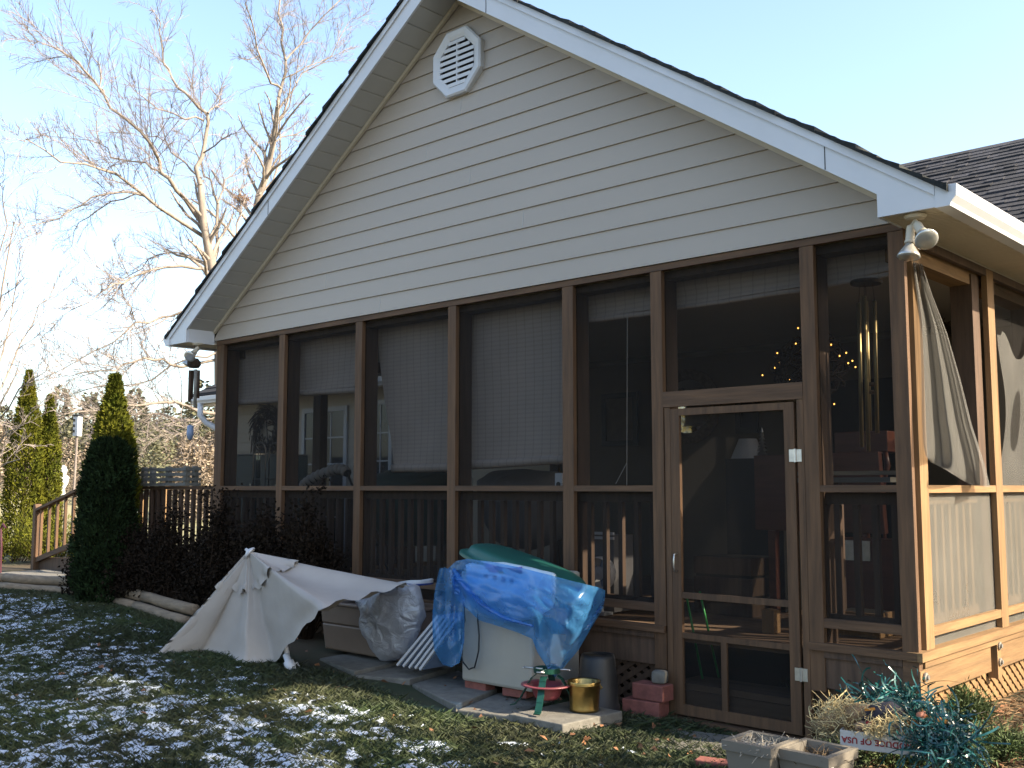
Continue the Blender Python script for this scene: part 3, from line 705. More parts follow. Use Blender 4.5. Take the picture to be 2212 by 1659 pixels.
bare_tree(-40,16,[
 ([(-35,960),(-25,860),(-10,740),(5,620),(30,480)],.05,.012,0,10,0),
 ([(-30,900),(0,780),(30,640),(45,560),(60,500)],.03,.006,1,12,1),
 ([(-30,920),(20,800),(70,700),(110,640),(125,600)],.03,.006,1,12,1.5),
 ([(-30,940),(20,880),(70,820),(120,740)],.025,.006,1,10,-1),
 ([(-35,880),(-15,700),(-5,560),(5,430),(10,400)],.03,.006,1,12,-1),
 ([(-30,990),(20,930),(60,900),(110,880)],.02,.005,1,8,-1),
 ([(-30,1010),(10,970),(35,930),(50,880)],.02,.005,1,9,0),
 ([(-30,1030),(15,1000),(30,980),(60,960)],.02,.005,1,8,-1),
],'multi stemmed leafless sapling at the left edge of the view',1.1)
# old squirrel nest in the tree
c=atd(523,433,26.5);m=MB()
for k in range(130):
    d=Vector((random.gauss(0,1),random.gauss(0,1),random.gauss(0,.8))).normalized();p=c+d*random.uniform(.05,.22);q=p+Vector((random.gauss(0,.12),random.gauss(0,.12),random.gauss(-.02,.1)));m.tube([p,q],.008,3,cap=False)
tag(m.build('nest',mat('nest_twigs',(.22,.13,.07),.9,.3)),'brown twig and leaf nest high in the bare branches','nest')
# ================================================================= far woods
def woods(name,specs,m,seed):
    C=[];D=[];L=[]
    for (px0,px1,d0,d1,n,zt0,zt1) in specs:
        for k in range(n):
            px=random.uniform(px0,px1);dep=random.uniform(d0,d1);p=atd(px,1052,dep);zz=farh(p.x,p.y)+.3;h=random.uniform(zt0,zt1);w=h*.32
            nl=420;u=rng.uniform(0,1,nl);rr=w*(1-u)**.7*rng.uniform(.4,1,nl);a=rng.uniform(0,6.28,nl)
            C.append(np.stack([p.x+rr*np.cos(a),p.y+rr*np.sin(a),zz+h*(.06+.94*u)],1));D.append(np.stack([np.cos(a),np.sin(a),rng.uniform(-.5,.7,nl)],1));L.append(np.full(nl,h*.055))
    C=np.concatenate(C);D=np.concatenate(D);L=np.concatenate(L)
    o=leaves(name,C,D,L,L*.33,m);tag(o,kind='stuff');return o
wm=mat('far_evergreen',(.085,.085,.045),.8,.35,.4,attr='tint');wb=mat('far_brush',(.21,.165,.12),.9,.3,.4,attr='tint')
woods('evergreen_woods',[(120,470,70,120,46,4,8),(280,420,48,60,10,2.5,4.5),(-60,140,90,130,22,4,8)],wm,1)
woods('brush_woods',[(-80,480,60,105,80,1.5,4.5),(400,480,34,44,26,1.8,3.4),(120,300,50,70,20,1,2)],wb,2)
# ================================================================= LEFT DECK AND STAIRS
dk=empty('deck',(-11,5.9,.3),'brown wooden deck with baluster railing beyond the left end of the porch','deck')
DX0,DX1=-12.75,-9.46;DY=6.0
m=MB();y=DY
while y<9.3: m.box(DX0,y,.58,DX1,y+.134,.62);y+=.14
m.build('deck_floor',W['deckf'],dk)
m=MB();m.box(DX0,DY-.03,.40,DX1,DY-.001,.615);m.build('rim_board',W['wdark'],dk)
m=MB();m.box(DX0-.03,DY-.05,1.575,DX1+.01,DY+.09,1.612);m.build('top_rail',W['wh'],dk)
m=MB();m.box(DX0,DY,.70,DX1,DY+.04,.74);m.build('bottom_rail',W['wdark'],dk)
n=25
for k in range(n):
    x=DX0+.12+(DX1-DX0-.2)*k/(n-1);q=MB();q.box(x-.019,DY-.045,.50,x+.019,DY-.008,1.574);q.build('baluster',W['wdark'],dk)  # shade on the railing put into the balusters' dark wood colour
for x in (DX0,-11.1): q=MB();q.box(x-.045,DY+.005,H(x,DY)-.1,x+.045,DY+.095,1.574);q.build('post',W['wv'],dk)
# back / side rail of the deck, seen sunlit between the evergreens
m=MB();m.box(DX0-.05,8.4,1.575,DX0+.09,9.45,1.612);m.build('top_rail',W['wy'],dk)
for k in range(8): y=8.45+k*.13;q=MB();q.box(DX0,y,.62,DX0+.037,y+.037,1.574);q.build('baluster',W['wsunlit'],dk)
sp=atg(75,1229);sz=H(sp.x,sp.y);top=aty(172,1035,sp.y)
st=empty('deck_stairs',(sp.x,sp.y,sz),'brown wooden stairs with a sloping handrail going up to the deck','stairs')
for dy,mm in ((0,W['wv']),(1.15,W['wsunlit'])):
    a=Vector((sp.x,sp.y+dy,0));zt0=aty(75,1093,sp.y).z
    q=MB();q.box(a.x-.045,a.y-.045,sz-.1,a.x+.045,a.y+.045,zt0-.02);q.prism([(a.x-.045,a.y-.045,zt0-.019),(a.x+.045,a.y-.045,zt0-.019),(a.x+.03,a.y-.045,zt0+.03),(a.x-.03,a.y-.045,zt0+.03)],(0,.09,0));q.build('newel_post',mm,st)
    ex=top.x+.3;q=MB();q.box(ex-.045,a.y-.045,.5,ex+.045,a.y+.045,1.74);q.build('newel_post',mm,st)
    q=MB();q.bar((a.x+.05,a.y,zt0-.05),(ex-.05,a.y,1.62),.09,.036);q.build('handrail',W['wh'],st)
    q=MB();q.bar((a.x+.05,a.y,zt0-.78),(ex-.05,a.y,1.62-.73),.04,.07);q.build('lower_rail',W['wh'],st)
    for k in range(6):
        t=(k+.6)/6.3;x=a.x+(ex-a.x)*t;zl=(zt0-.05)+(1.62-zt0+.05)*t;q=MB();q.box(x-.018,a.y-.018,zl-.70,x+.018,a.y+.018,zl-.02);q.build('baluster',mm,st)
    q=MB();q.bar((a.x-.05,a.y+.05*(1 if dy==0 else -1),sz+.06),(ex,a.y+.05*(1 if dy==0 else -1),.52),.03,.22);q.build('stringer',W['wdark'],st)
for k in range(4):
    t=k/4;x=sp.x+.1+(top.x+.3-sp.x)*t;q=MB();q.box(x,sp.y+.08,sz+.10+(.5-sz)*t,x+.3,sp.y+1.05,sz+.14+(.5-sz)*t);q.build('tread',W['deckf'],st)
# grey slatted planter standing on the deck rail
pa=aty(297,1047,DY-.07);pb=aty(400,1047,DY-.07);pc=atx(434,1047,pb.x)
pt=empty('rail_planter',(pa.x,pa.y,1.612),'grey weathered slatted wooden planter box on the deck rail','planter')
for k in range(4):
    z0=1.615+k*.056
    m=MB();m.box(pa.x,pa.y,z0,pb.x,pa.y+.015,z0+.032);m.build('slat',W['gwood'],pt)
    m=MB();m.box(pb.x-.015,pa.y+.016,z0,pb.x,pc.y,z0+.032);m.build('slat',W['gwood'],pt)
    m=MB();m.box(pa.x,pc.y-.015,z0,pb.x-.016,pc.y,z0+.032);m.build('slat',W['gwood'],pt)
for x,y in ((pa.x+.05,pa.y+.016),(pa.x+.6,pa.y+.016),(pb.x-.075,pa.y+.016),(pb.x-.075,pc.y-.07),(pa.x+.05,pc.y-.07)):
    m=MB();m.box(x,y,1.613,x+.055,y+.05,1.83);m.build('corner_post',W['gwood'],pt)
# ================================================================= EVERGREENS
def arborvitae(px,y,zt_,rad,label,n=15000,squash=1,name='arborvitae',pf=None,m_=None,grp='arborvitae by the deck stairs',lf=1):
    p=aty(px,1052,y);zb=H(p.x,p.y);h=zt_-zb
    r=empty(name,(p.x,p.y,zb),label,'evergreen',grp)
    MB().tube([(p.x,p.y,zb-.05),(p.x,p.y,zb+h*.8)],[.05,.015],7).build('trunk',W['stem'],r)
    u=rng.uniform(0,1,n)**.9;a=rng.uniform(0,2*np.pi,n)
    prof=np.interp(u,*(pf or ([0,.06,.2,.5,.66,.76,.88,1],[.75,.95,1.05,.92,.78,.56,.30,.05])))
    nz=np.array([noise.noise(Vector((math.cos(q)*2.2,math.sin(q)*2.2,w*h*2.6+px))) for q,w in zip(a,u)])
    nz2=np.array([noise.noise(Vector((math.cos(q)*6,math.sin(q)*6,w*h*7+px))) for q,w in zip(a,u)])
    rr=rad*prof*(1+.26*nz+.24*nz2)*np.clip(1-np.abs(rng.normal(0,.14,n)),.3,1.05)
    C=np.stack([p.x+rr*np.cos(a),p.y+rr*np.sin(a)*squash,zb+h*u+.0],1)
    D=np.stack([np.cos(a)*.55,np.sin(a)*.55,rng.uniform(.1,1.2,n)],1)+rng.normal(0,.28,(n,3))
    leaves('crown',C,D,rng.uniform(.04,.08,n)*lf,rng.uniform(.009,.016,n)*lf,m_ or W['arbor'],r,tint=np.clip(.5+.5*nz2+rng.normal(0,.2,n),0,1),out=np.stack([np.cos(a),np.sin(a),.3+0*a],1));return r
arborvitae(233,5.32,aty(233,950,5.32).z,.355,'dark rounded foliage added in front of the deck rail, shade put into its colour',20000,.75,'painted_shade_foliage',([0,.06,.3,.6,.85,.93,.98,1],[.85,1.0,1.08,.98,.80,.70,.5,.25]),W['shaded_leaf'],'arborvitae by the deck stairs',.8)  # added dark foliage, stands for the house shadow on the lower arborvitae
arborvitae(240,5.66,aty(237,815,5.66).z,.30,'pointed golden green evergreen rising behind the added dark foliage',17000)
arborvitae(52,7.6,aty(65,803,7.6).z,.31,'tallest golden green conical evergreen beside the deck stairs',17000)
arborvitae(100,8.0,aty(103,857,8.0).z,.23,'golden green conical evergreen joined to the tallest one on its right',14000)
# ================================================================= DARK SHRUBS ALONG THE PORCH
def shrub(px,y,top,w,label,name='barberry_shrub',nl=9000):
    p=aty(px,1052,y);zb=H(p.x,p.y);h=aty(px,top,y).z-zb
    r=empty(name,(p.x,p.y,zb),label,'shrub','dark shrubs along the porch');m=MB();E=[]
    for k in range(120):
        a=random.uniform(0,6.28);t=random.uniform(.1,1);q=Vector((p.x+math.cos(a)*w*t*.95,p.y+math.sin(a)*.22*t,zb+h*(1.08-.6*t*t)*random.uniform(.3,1.1)))
        b=Vector((p.x+math.cos(a)*.06,p.y+math.sin(a)*.05,zb));mid=b.lerp(q,.5)+Vector((random.gauss(0,.05),random.gauss(0,.05),.06));m.tube([b,mid,q],[.006,.004,.002],3,cap=False);E.append((mid,q))
        for j in range(3):
            s=mid.lerp(q,random.random());e=s+Vector((random.gauss(0,.09),random.gauss(0,.07),random.gauss(.06,.08)));m.tube([s,e],[.003,.0015],3,cap=False);E.append((s,e))
    m.build('stems',W['stem'],r)
    i=rng.integers(0,len(E),nl);t=rng.uniform(0,1,nl)[:,None];A=np.array([tuple(e[0]) for e in E]);B=np.array([tuple(e[1]) for e in E])
    C=A[i]*(1-t)+B[i]*t+rng.normal(0,.035,(nl,3));C[:,2]=np.maximum(C[:,2],zb+.02)
    leaves('foliage',C,rng.normal(0,1,(nl,3)),rng.uniform(.022,.05,nl),rng.uniform(.008,.016,nl),W['bushl'],r);return r
for px,y,top,w,lb in ((290,5.45,1140,.50,'dark leafless barberry shrub beside the shaded evergreen'),(375,5.5,1120,.55,'dark barberry shrub in front of the deck railing'),(470,5.52,1105,.55,'dark barberry shrub at the left corner post of the porch'),(570,5.52,1120,.50,'dark barberry shrub behind the umbrella peak'),(665,5.54,1118,.42,'dark thinning barberry shrub right of the umbrella peak'),(200,5.42,1225,.36,'low dark shrub at the foot of the shaded evergreen')):
    shrub(px,y,top,w,lb)
# dark leafy growth below the pair of tall evergreens
def lowbush(px,y,z1,rx,label,n=4200,m=None,name='low_shrub',cat='shrub',grp=None,p=None,ry=None,L=(.04,.09),up=.9,zoff=0,zb=None):
    p=p or aty(px,1052,y);zb=H(p.x,p.y) if zb is None else zb;h=z1;ry=ry or rx*.8
    r=empty(name,(p.x,p.y,zb),label,cat,grp);E=[];s=MB();nb=max(26,n//70)
    for k in range(nb):
        a=random.uniform(0,6.28);t=math.sqrt(random.random());q=Vector((p.x+math.cos(a)*rx*t,p.y+math.sin(a)*ry*t,0));q.z=zb+h*(1-.65*t*t)*random.uniform(.55,1.1)
        b=Vector((p.x+math.cos(a)*rx*t*.45,p.y+math.sin(a)*ry*t*.45,zb));s.tube([b,b.lerp(q,.5)+Vector((0,0,.03)),q],[.006,.004,.002],3,cap=False);E.append((b,q))
    s.build('stems',W['stem'],r)
    i=rng.integers(0,nb,n);t=rng.uniform(.15,1.02,n);A=np.array([tuple(e[0]) for e in E]);B=np.array([tuple(e[1]) for e in E])
    C=A[i]*(1-t[:,None])+B[i]*t[:,None]+rng.normal(0,.03,(n,3));C[:,2]=np.maximum(C[:,2],zb+.01)
    D=nrm(B[i]-A[i])*up+rng.normal(0,.45,(n,3))
    leaves('foliage',C,D,rng.uniform(*L,n),rng.uniform(*((.005,.010) if m is W['arbor'] else (.0022,.0042)),n),m or W['juni'],r,tint=np.clip(.15+.6*t+rng.normal(0,.2,n),0,1));return r
lowbush(20,6.9,.95,1.0,'dark green shrub at the foot of the tallest evergreen',5000,W['arbor'],grp='low shrubs by the stairs')
lowbush(120,7.2,.9,.7,'dark green shrub behind the stair handrail',3500,W['arbor'],grp='low shrubs by the stairs')
# ================================================================= JUNIPERS ON THE RIGHT
for px,py,h,rx,n,lb in ((2060,1556,.19,.22,4200,'sunlit green juniper against the lattice by the porch corner'),(2150,1625,.10,.26,2600,'low sunlit juniper in straw mulch at the right edge'),(1930,1640,.13,.36,4200,'low juniper in front of the white cardboard tray'),(1765,1535,.22,.24,3200,'dark shaded juniper beside the screen door'),(2050,1640,.16,.28,3000,'low juniper under the teal ribbon at lower right'),(1860,1570,.16,.25,2400,'dark juniper behind the straw heap below the bolts')):
    p=atg(px,py);lowbush(0,0,h,rx,lb,int(n*2.4),W['juni'],'juniper','shrub','junipers around the porch corner',p=Vector((p.x,p.y,0)),ry=rx*.9,L=(.02,.05),up=.7)
# ================================================================= SHADE TREE outside the frame to the right (throws the dappled shade)
T=Tree();b=Vector((3.4,5.5,.15));T.limb([b,b+Vector((0,0,2)),b+Vector((.1,.1,5)),b+Vector((0,0,8))],.16,.03,0,16,.2,1,None,.35)
r=empty('unseen_shade_tree',b,'unseen leafy evergreen tree beyond the right edge, crown shaped to shade the lawn','tree')
T.t.build('trunk',W['stem'],r);T.b.build('branches',W['stem'],r)
n=30000;cl=rng.normal(0,1,(230,3))*np.array([1.0,1.05,2.6])+np.array([3.4,5.0,6.4]);cl=np.concatenate([cl,rng.normal(0,1,(70,3))*np.array([.9,.85,.9])+np.array([3.4,7.6,8.7])]);i=rng.integers(0,300,n);C=cl[i]+rng.normal(0,.26,(n,3));C[:,2]=np.maximum(C[:,2],2.4);dx_=C[:,0]+2.27;C=C[~((C[:,1]-.364*dx_>5.2)&(C[:,2]-.68*dx_<3.6))];n=len(C)  # leaf clusters placed and cut to shade the lawn, not the wall
leaves('crown',C,rng.normal(0,1,(n,3)),rng.uniform(.10,.2,n),.045,W['arbor'],r)
# birdhouse pole, white ornament, dark stake
p=atd(160,1052,19);z0=.45
r=empty('birdhouse_pole',(p.x,p.y,z0),'thin pale leaning pole with a small striped white box on top','birdhouse')
a=atd(158,1040,19);c=atd(167,935,19);a.z=z0
MB().tube([a,c],.022,7).build('pole',W['twig'],r)
M_=Matrix.Rotation(R(20),3,'Z');m=MB();m.obox(c+Vector((0,0,.12)),(.11,.11,.36),M_);m.build('house_box',W['white'],r)
m=MB();m.obox(c+Vector((0,0,.32)),(.14,.14,.035),M_);m.build('box_roof',W['black'],r)
for k in range(3): m=MB();m.obox(c+Vector((0,0,.03+.1*k))+M_@Vector((-.03,-.058,0)),(.045,.006,.05),M_);m.build('entrance_hole',W['black'],r)
p=atd(136,1040,21);z0=H(p.x,p.y)
r=empty('garden_urn',(p.x,p.y,z0),'small white urn on a thin post behind the deck by the evergreens','ornament')
MB().lathe([(0,1.0),(.07,1.0),(.05,1.08),(.04,1.15),(.10,1.26),(.12,1.38),(.05,1.44),(.08,1.52),(.05,1.6),(0,1.63)],(p.x,p.y,z0),14).build('urn_body',W['white'],r,smooth=True)
MB().tube([(p.x,p.y,z0),(p.x,p.y,z0+1.0)],.025,8).build('urn_post',W['wdark'],r)
p=atg(1,1240);tag(MB().tube([p+Vector((0,0,-.05)),aty(3,1180,p.y),aty(2,1142,p.y),aty(7,1132,p.y),aty(12,1140,p.y)],.014,7).build('garden_stake',mat('dark_red_paint',(.08,.02,.03),.5)),'thin dark red garden stake at the left edge of the lawn','stake')
# ================================================================= LOG EDGING
lg=[(-70,1268),(0,1273),(190,1288),(300,1318),(410,1352),(470,1372)]
lp=[atg(a,b) for a,b in lg]
def logpiece(i,a,b,dz,rr,label):
    m=MB();n=6;pts=[a.lerp(b,k/n)+Vector((0,0,dz+rr*.9+random.uniform(-.006,.006))) for k in range(n+1)]
    m.tube(pts,[rr*random.uniform(.94,1.04) for _ in pts],12);o=m.build('edging_log',W['log'],smooth=True);tag(o,label,'log','round timber edging of the shrub bed')
segs=[(0,1,'left end'),(1,2,''),(2,3,''),(3,4,'')]
LL=[('upper round edging log at the left edge of the lawn','lower round edging log at the left edge of the lawn'),('upper edging log below the stairs and shaded evergreen','lower edging log below the stairs and shaded evergreen'),('upper edging log past the bend in front of the dark shrubs','lower edging log past the bend in front of the dark shrubs'),('upper edging log running behind the beige umbrella','lower edging log running behind the beige umbrella')]
for k in range(4):
    a,b=lp[k],lp[k+1];e=(b-a).normalized()*.006
    logpiece(k,a+e+Vector((0,.05,0)),b-e+Vector((0,.05,0)),.085,.055,LL[k][0])
    logpiece(k,a+e-Vector((0,.03,0)),b-e-Vector((0,.03,0)),-.01,.052,LL[k][1])
# slab path by the stairs
p0=atg(20,1250);tag(MB().box(p0.x-.9,p0.y-.1,.36,p0.x+1.2,p0.y+.9,H(p0.x,p0.y)+.02).build('stair_path',W['concrete'],bevel=.01),kind='structure')
# ================================================================= PAVING SLABS
def slab(pxs,label,t=.05,dz=.03):
    P=[atg(a,b,dz) for a,b in pxs];m=MB();zz=sum(p.z for p in P)/len(P)
    m.prism([(p.x,p.y,zz-t-.05) for p in P],(0,0,t+.05));return tag(m.build('paving_slab',W['concrete'],bevel=.008),label,'slab','concrete slabs along the porch')
slab([(690,1418),(765,1455),(880,1428),(790,1400)],'grey paving slab under the brown storage bin')
slab([(768,1457),(885,1470),(985,1440),(883,1429)],'grey paving slab under the leaning boards')
slab([(890,1473),(985,1530),(1075,1490),(990,1442)],'grey paving slab left of the beige chest feet')
slab([(988,1532),(1105,1552),(1200,1508),(1078,1491)],'grey paving slab in front of the beige chest',dz=.035)
slab([(1098,1538),(1215,1569),(1345,1540),(1230,1510)],'raised concrete slab carrying the tree stand and brass bucket',t=.06,dz=.07)
slab([(1350,1595),(1560,1640),(1640,1600),(1450,1568)],'flat stepping slab in front of the screen door',dz=.015)
# ================================================================= PATIO UMBRELLA
def gp(px,py,dz=0): return atg(px,py,dz)
R0=gp(335,1417,.005);R1=gp(528,1437,.01);R2m=None
yA=R1.y+.12
A=aty(540,1194,yA)
Rr=aty(694,1311,R1.y-.18)             # right rib end
Rt=aty(885,1262,R1.y+.62)             # rib lying on the bin
Rb=Vector((Rt.x-.35,Rt.y+.28,H(Rt.x,Rt.y)+.55));Rc=Vector((R0.x+1.0,min(R0.y+.62,5.0),R0.z+.08));Rl=Vector((R0.x+.32,R0.y+.42,R0.z+.02))
R0b=gp(440,1412,.005);R1b=gp(592,1432,.01)
Rb=A.lerp(Rt,.86)+Vector((0,.16,-.06));Rc=A.lerp(R1b,.62)+Vector((.05,.24,0));Rl=A.lerp(R0,.8)+Vector((.05,.2,0))
rim=[R0,R0b,R1,R1b,Rr,Rt,Rb,Rc,Rl]
umb=empty('patio_umbrella',(R1.x,R1.y,R1.z),'beige canvas patio umbrella lying half open on the lawn','umbrella')
cen=(R0+R1+Rr+Rt)/4+Vector((0,.55,-.05))
def canopy(t0,t1,nu,nv,off,scal,wob):
    m=MB();nr=len(rim)
    def fn(u,v):
        q=u*nr;i=int(q)%nr;f=q-int(q);a=rim[i];b=rim[(i+1)%nr];e=a.lerp(b,f)
        sag=math.sin(math.pi*f);t=t0+(t1-t0)*v
        inn=(cen-e);inn=Vector((inn.x,inn.y,inn.z*.4))
        p=A.lerp(e,t)+inn*((.05,.05,.03,.05,.10,.06,.03,.03,.05)[i]*sag*t)+Vector((0,0,-.07*sag*t*(1-t)*3))
        amp=(.012,.014,.012,.008,.022,.02,.02,.02,.02)[i]
        p+=Vector((0,-1,.1))*(amp*sag*t*math.sin(f*math.pi*2+i*1.7+t*1.2))
        p+=Vector((0,-1,0))*(.02*noise.noise(Vector((u*22,v*5,3)))*t)
        if v>.93: p+=Vector((0,-.012,.018*math.sin(f*17+i)))*(v-.93)/.07*wob
        nrm_=(p-cen).normalized();p+=nrm_*off
        if scal and v>.85:p+=Vector((0,-.02*math.sin(f*math.pi*5),.012*math.sin(f*math.pi*7)))
        p.z=max(p.z,H(p.x,p.y)+.022)
        return p
    m.grid(fn,nu,nv,closeu=True);return m
cp=canopy(.015,1,112,26,0,False,1).build('canopy',W['canvas'],umb,smooth=True)
canopy(.012,.34,112,10,.022,True,0).build('vent_flap',W['canvas'],umb,smooth=True)
ax=(A-cen).normalized();Mx=ax.to_track_quat('Z','Y').to_matrix()
MB().lathe([(0,-.01),(.05,-.008),(.052,.006),(.03,.02),(.012,.03),(.012,.045),(0,.05)],A,14,Mx).build('finial',W['wplast'],umb,smooth=True)
for e in (Rr,Rt):
    m=MB();m.tube([A.lerp(e,.45)+Vector((0,.06,-.03)),A.lerp(e,.6)+Vector((0,.06,-.03)),A.lerp(e,.97)+Vector((0,.04,-.02))],.008,6);m.build('rib',W['wplast'],umb)
pe=gp(627,1440,.03);m=MB();m.tube([A+Vector((0,.16,-.06)),A.lerp(pe,.5)+Vector((0,.08,-.03)),pe.lerp(A,.03)],.019,10);m.build('pole',W['wplast'],umb,smooth=True)
dd=(pe-A).normalized();M2=dd.to_track_quat('Z','Y').to_matrix()
m=MB();m.lathe([(0,-.10),(.024,-.10),(.026,-.05),(.038,-.04),(.042,0),(.036,.03),(.022,.04),(.022,.08),(0,.085)],pe,14,M2);m.tube([pe+M2@Vector((.03,0,-.01)),pe+M2@Vector((.075,.0,-.02)),pe+M2@Vector((.085,0,.02))],.008,6);m.build('tilt_joint',W['wplast'],umb,smooth=True)
# ================================================================= BROWN BIN, BOARD, CLEAR BAG
bl=gp(697,1402,.03);br=aty(826,1300,bl.y+.06)
y0=max(bl.y,4.75);bl=aty(694,1402,y0);zb=H(bl.x,y0)+.03;x0=bl.x;x1=aty(872,1400,y0).x
zt_=aty(760,1306,y0).z;D_=.42
bn=empty('storage_bin',((x0+x1)/2,y0,zb),'brown plastic storage bin with a rolled rim behind the umbrella','bin')
def taper(m,xa,xb,ya,yb,za,zb_,i): m.quadbox([(xa+i,ya+i,za),(xb-i,ya+i,za),(xb-i,yb-i,za),(xa+i,yb-i,za),(xa,ya,zb_),(xb,ya,zb_),(xb,yb,zb_),(xa,yb,zb_)])
m=MB();taper(m,x0,x1,y0,y0+D_,zb,zt_-.17,.02);m.build('bin_body',W['plast_br'],bn,bevel=.015)
m=MB();taper(m,x0-.008,x1+.008,y0-.008,y0+D_+.008,zt_-.168,zt_-.022,.008);m.build('bin_band',W['plast_br'],bn,bevel=.01)
m=MB();m.box(x0-.028,y0-.028,zt_-.02,x1+.028,y0+D_+.028,zt_+.006);m.build('bin_rim',W['plast_br'],bn,bevel=.008)
# white board with blue edge across the bin
bd0=aty(726,1285,y0-.02);bd1=aty(899,1260,y0+.06);zc=zt_+.05
m=MB();pl=[];w=.24
for k in range(13):
    a=-math.pi/2+math.pi*k/12;pl.append((bd1.x-.10+.10*math.cos(a),bd1.y+w/2+w/2*math.sin(a),bd1.z-.012))
pl+=[(bd0.x,bd0.y+w,bd0.z-.012),(bd0.x,bd0.y,bd0.z-.012)]
bo=empty('tapered_board',((bd0.x+bd1.x)/2,bd0.y,bd0.z),'long white rounded board with navy edge lying across the brown bin','board')
m.prism(pl,(0,0,.03));m.build('board_panel',W['wplast'],bo,bevel=.006)
e=MB();e.prism([(x,y-.004 if y<bd0.y+.1 else y,z-.008) for x,y,z in pl],(0,0,.012));e.build('board_edge',W['navy'],bo)
def blob(outline,y,depth,mt,name,n=36,m_=16,amp=.03,fr=5,seed=0,parent=None):
    cx=sum(p[0] for p in outline)/len(outline);cy=sum(p[1] for p in outline)/len(outline);c=aty(cx,cy,y)
    N=len(outline)
    def op(u):
        q=(u%1)*N;i=int(q)%N;f=q-int(q);a=outline[i];b=outline[(i+1)%N];return aty(a[0]+(b[0]-a[0])*f,a[1]+(b[1]-a[1])*f,y)
    def fn(u,v):
        e=op(u);ph=math.pi*v;r_=math.sin(ph);w=math.cos(ph)
        p=c+(e-c)*r_**.75+Vector((0,-depth*w,0));k=amp*noise.noise(Vector((p.x*fr,p.y*fr,p.z*fr+seed)))+amp*.5*noise.noise(Vector((p.x*fr*2.7,p.y*fr*2.7,p.z*fr*2.7+seed)))
        return p+(p-c).normalized()*k*(.25+.75*abs(w))
    mm=MB();mm.grid(fn,n,m_,closeu=True);return mm.build(name,mt,parent,smooth=True)
o=blob([(772,1285),(800,1282),(850,1270),(895,1262),(908,1290),(912,1320),(900,1370),(880,1410),(855,1425),(830,1428),(810,1410),(795,1380),(788,1350),(785,1320)],y0-.02,.12,W['clearf'],'clear_bag',48,20,.05,7,2)
tag(o,'crumpled clear plastic bag hanging from the white board end','bag')
# leaning folded panels
LB=['first blue grey board with white edge leaning beside the chest','second leaning board with white edge','third leaning board with white edge','fourth leaning board with white edge','innermost leaning board nearest the beige chest']
for k,(bx,by) in enumerate(((859,1437),(872,1439),(885,1442),(898,1443),(908,1446))):
    tx=[948,958,968,978,988][k];ty=[1330,1332,1334,1336,1338][k]
    a=aty(bx,by,5.10);b=aty(tx,ty,5.10);M_=None
    zg=H(a.x,5.1)+.035;a.z=max(zg,a.z)
    d=(b-a).normalized();nn=Vector((d.z,0,-d.x));o=(a+b)/2+Vector((0,.19,0))
    r=empty('leaning_board',a,['blue grey flat board with white edging, outermost of the leaning stack','white edged flat board second from the left in the leaning stack','white edged flat board in the middle of the leaning stack','white edged flat board second from the chest in the leaning stack','flat board nearest the beige chest in the leaning stack'][k],'board','boards leaning beside the beige chest')
    m=MB();m.obox(o+Vector((0,.012,0)),((b-a).length,.36,.014),Matrix((d,Vector((0,1,0)),nn)).transposed());m.build('board_panel',W['bluegrey'],r)
    m=MB();m.obox((a+b)/2+Vector((0,.0,0)),((b-a).length,.018,.018),Matrix((d,Vector((0,1,0)),nn)).transposed());m.build('board_edge',W['wplast'],r)
# ================================================================= BEIGE CHEST under the blue film
yc=5.15;ca=aty(996,1470,yc);cb=aty(1149,1484,yc);zc0=ca.z;xa,xb=ca.x,cb.x;zc1=aty(1080,1238,yc).z;cd_=.5
ch=empty('plastic_chest',((xa+xb)/2,yc,zc0),'beige plastic deck chest half covered by the blue plastic film','chest')
m=MB();m.box(xa,yc,zc0,xb,yc+cd_,zc0+.50);m.build('chest_body',W['beige'],ch,bevel=.022)
m=MB();m.box(xa-.006,yc-.006,zc0+.512,xb+.006,yc+cd_+.006,zc1);m.build('chest_lid',W['beige'],ch,bevel=.02)
m=MB();m.box(xa+.01,yc+.01,zc0+.49,xb-.01,yc+cd_-.01,zc0+.515);m.build('lid_seam',W['soffit'],ch)
# feet bricks
def brick(p,size,rot,label,mt=None,name='brick',cat='brick',grp='loose red bricks'):
    m=MB();m.obox(p,size,Matrix.Rotation(rot,3,'Z'));return tag(m.build(name,mt or W['brick'],bevel=.006),label,cat,grp)
p=aty(1030,1477,yc+.05);zg=H(p.x,yc)+.03
brick(Vector((p.x,yc+.08,(zg+zc0)/2)),(.2,.1,max(.04,zc0-zg-.002)),0,'red brick under the left front foot of the beige chest')
brick(Vector((p.x+.36,yc+.08,(zg+zc0)/2)),(.2,.1,max(.04,zc0-zg-.002)),.1,'red brick in the shadow under the right front of the beige chest')
# printed bag on top of the chest, seen through the film
def sheet(top,bot,yf,mt,name,nu=40,nv=26,fold=.03,parent=None,thick=0,seed=0):
    def fn(u,v):
        a=poly(top,u);b=poly(bot,u);x=a[0]+(b[0]-a[0])*v;y=a[1]+(b[1]-a[1])*v
        f=fold*(noise.noise(Vector((u*5,v*3,seed)))+.5*noise.noise(Vector((u*12,v*9,seed+4))))*(.3+.7*math.sin(math.pi*min(1,v*.9+.1)))
        return aty(x,y,yf(u,v)+f)
    mm=MB();mm.grid(fn,nu,nv);return mm.build(name,mt,parent,smooth=True,thick=thick)
pb_=empty('printed_sack',(xa+.3,yc+.1,zc1),'pale blue printed plastic sack with a row of round marks under the film','sack')
sb=sheet([(1008,1222),(1030,1214),(1090,1216),(1150,1228),(1200,1240)],[(1012,1300),(1050,1330),(1100,1345),(1150,1335),(1195,1310)],lambda u,v:yc-.045-.05*math.sin(math.pi*v),W['paperw'],'sack_body',30,16,.02,pb_,.03)
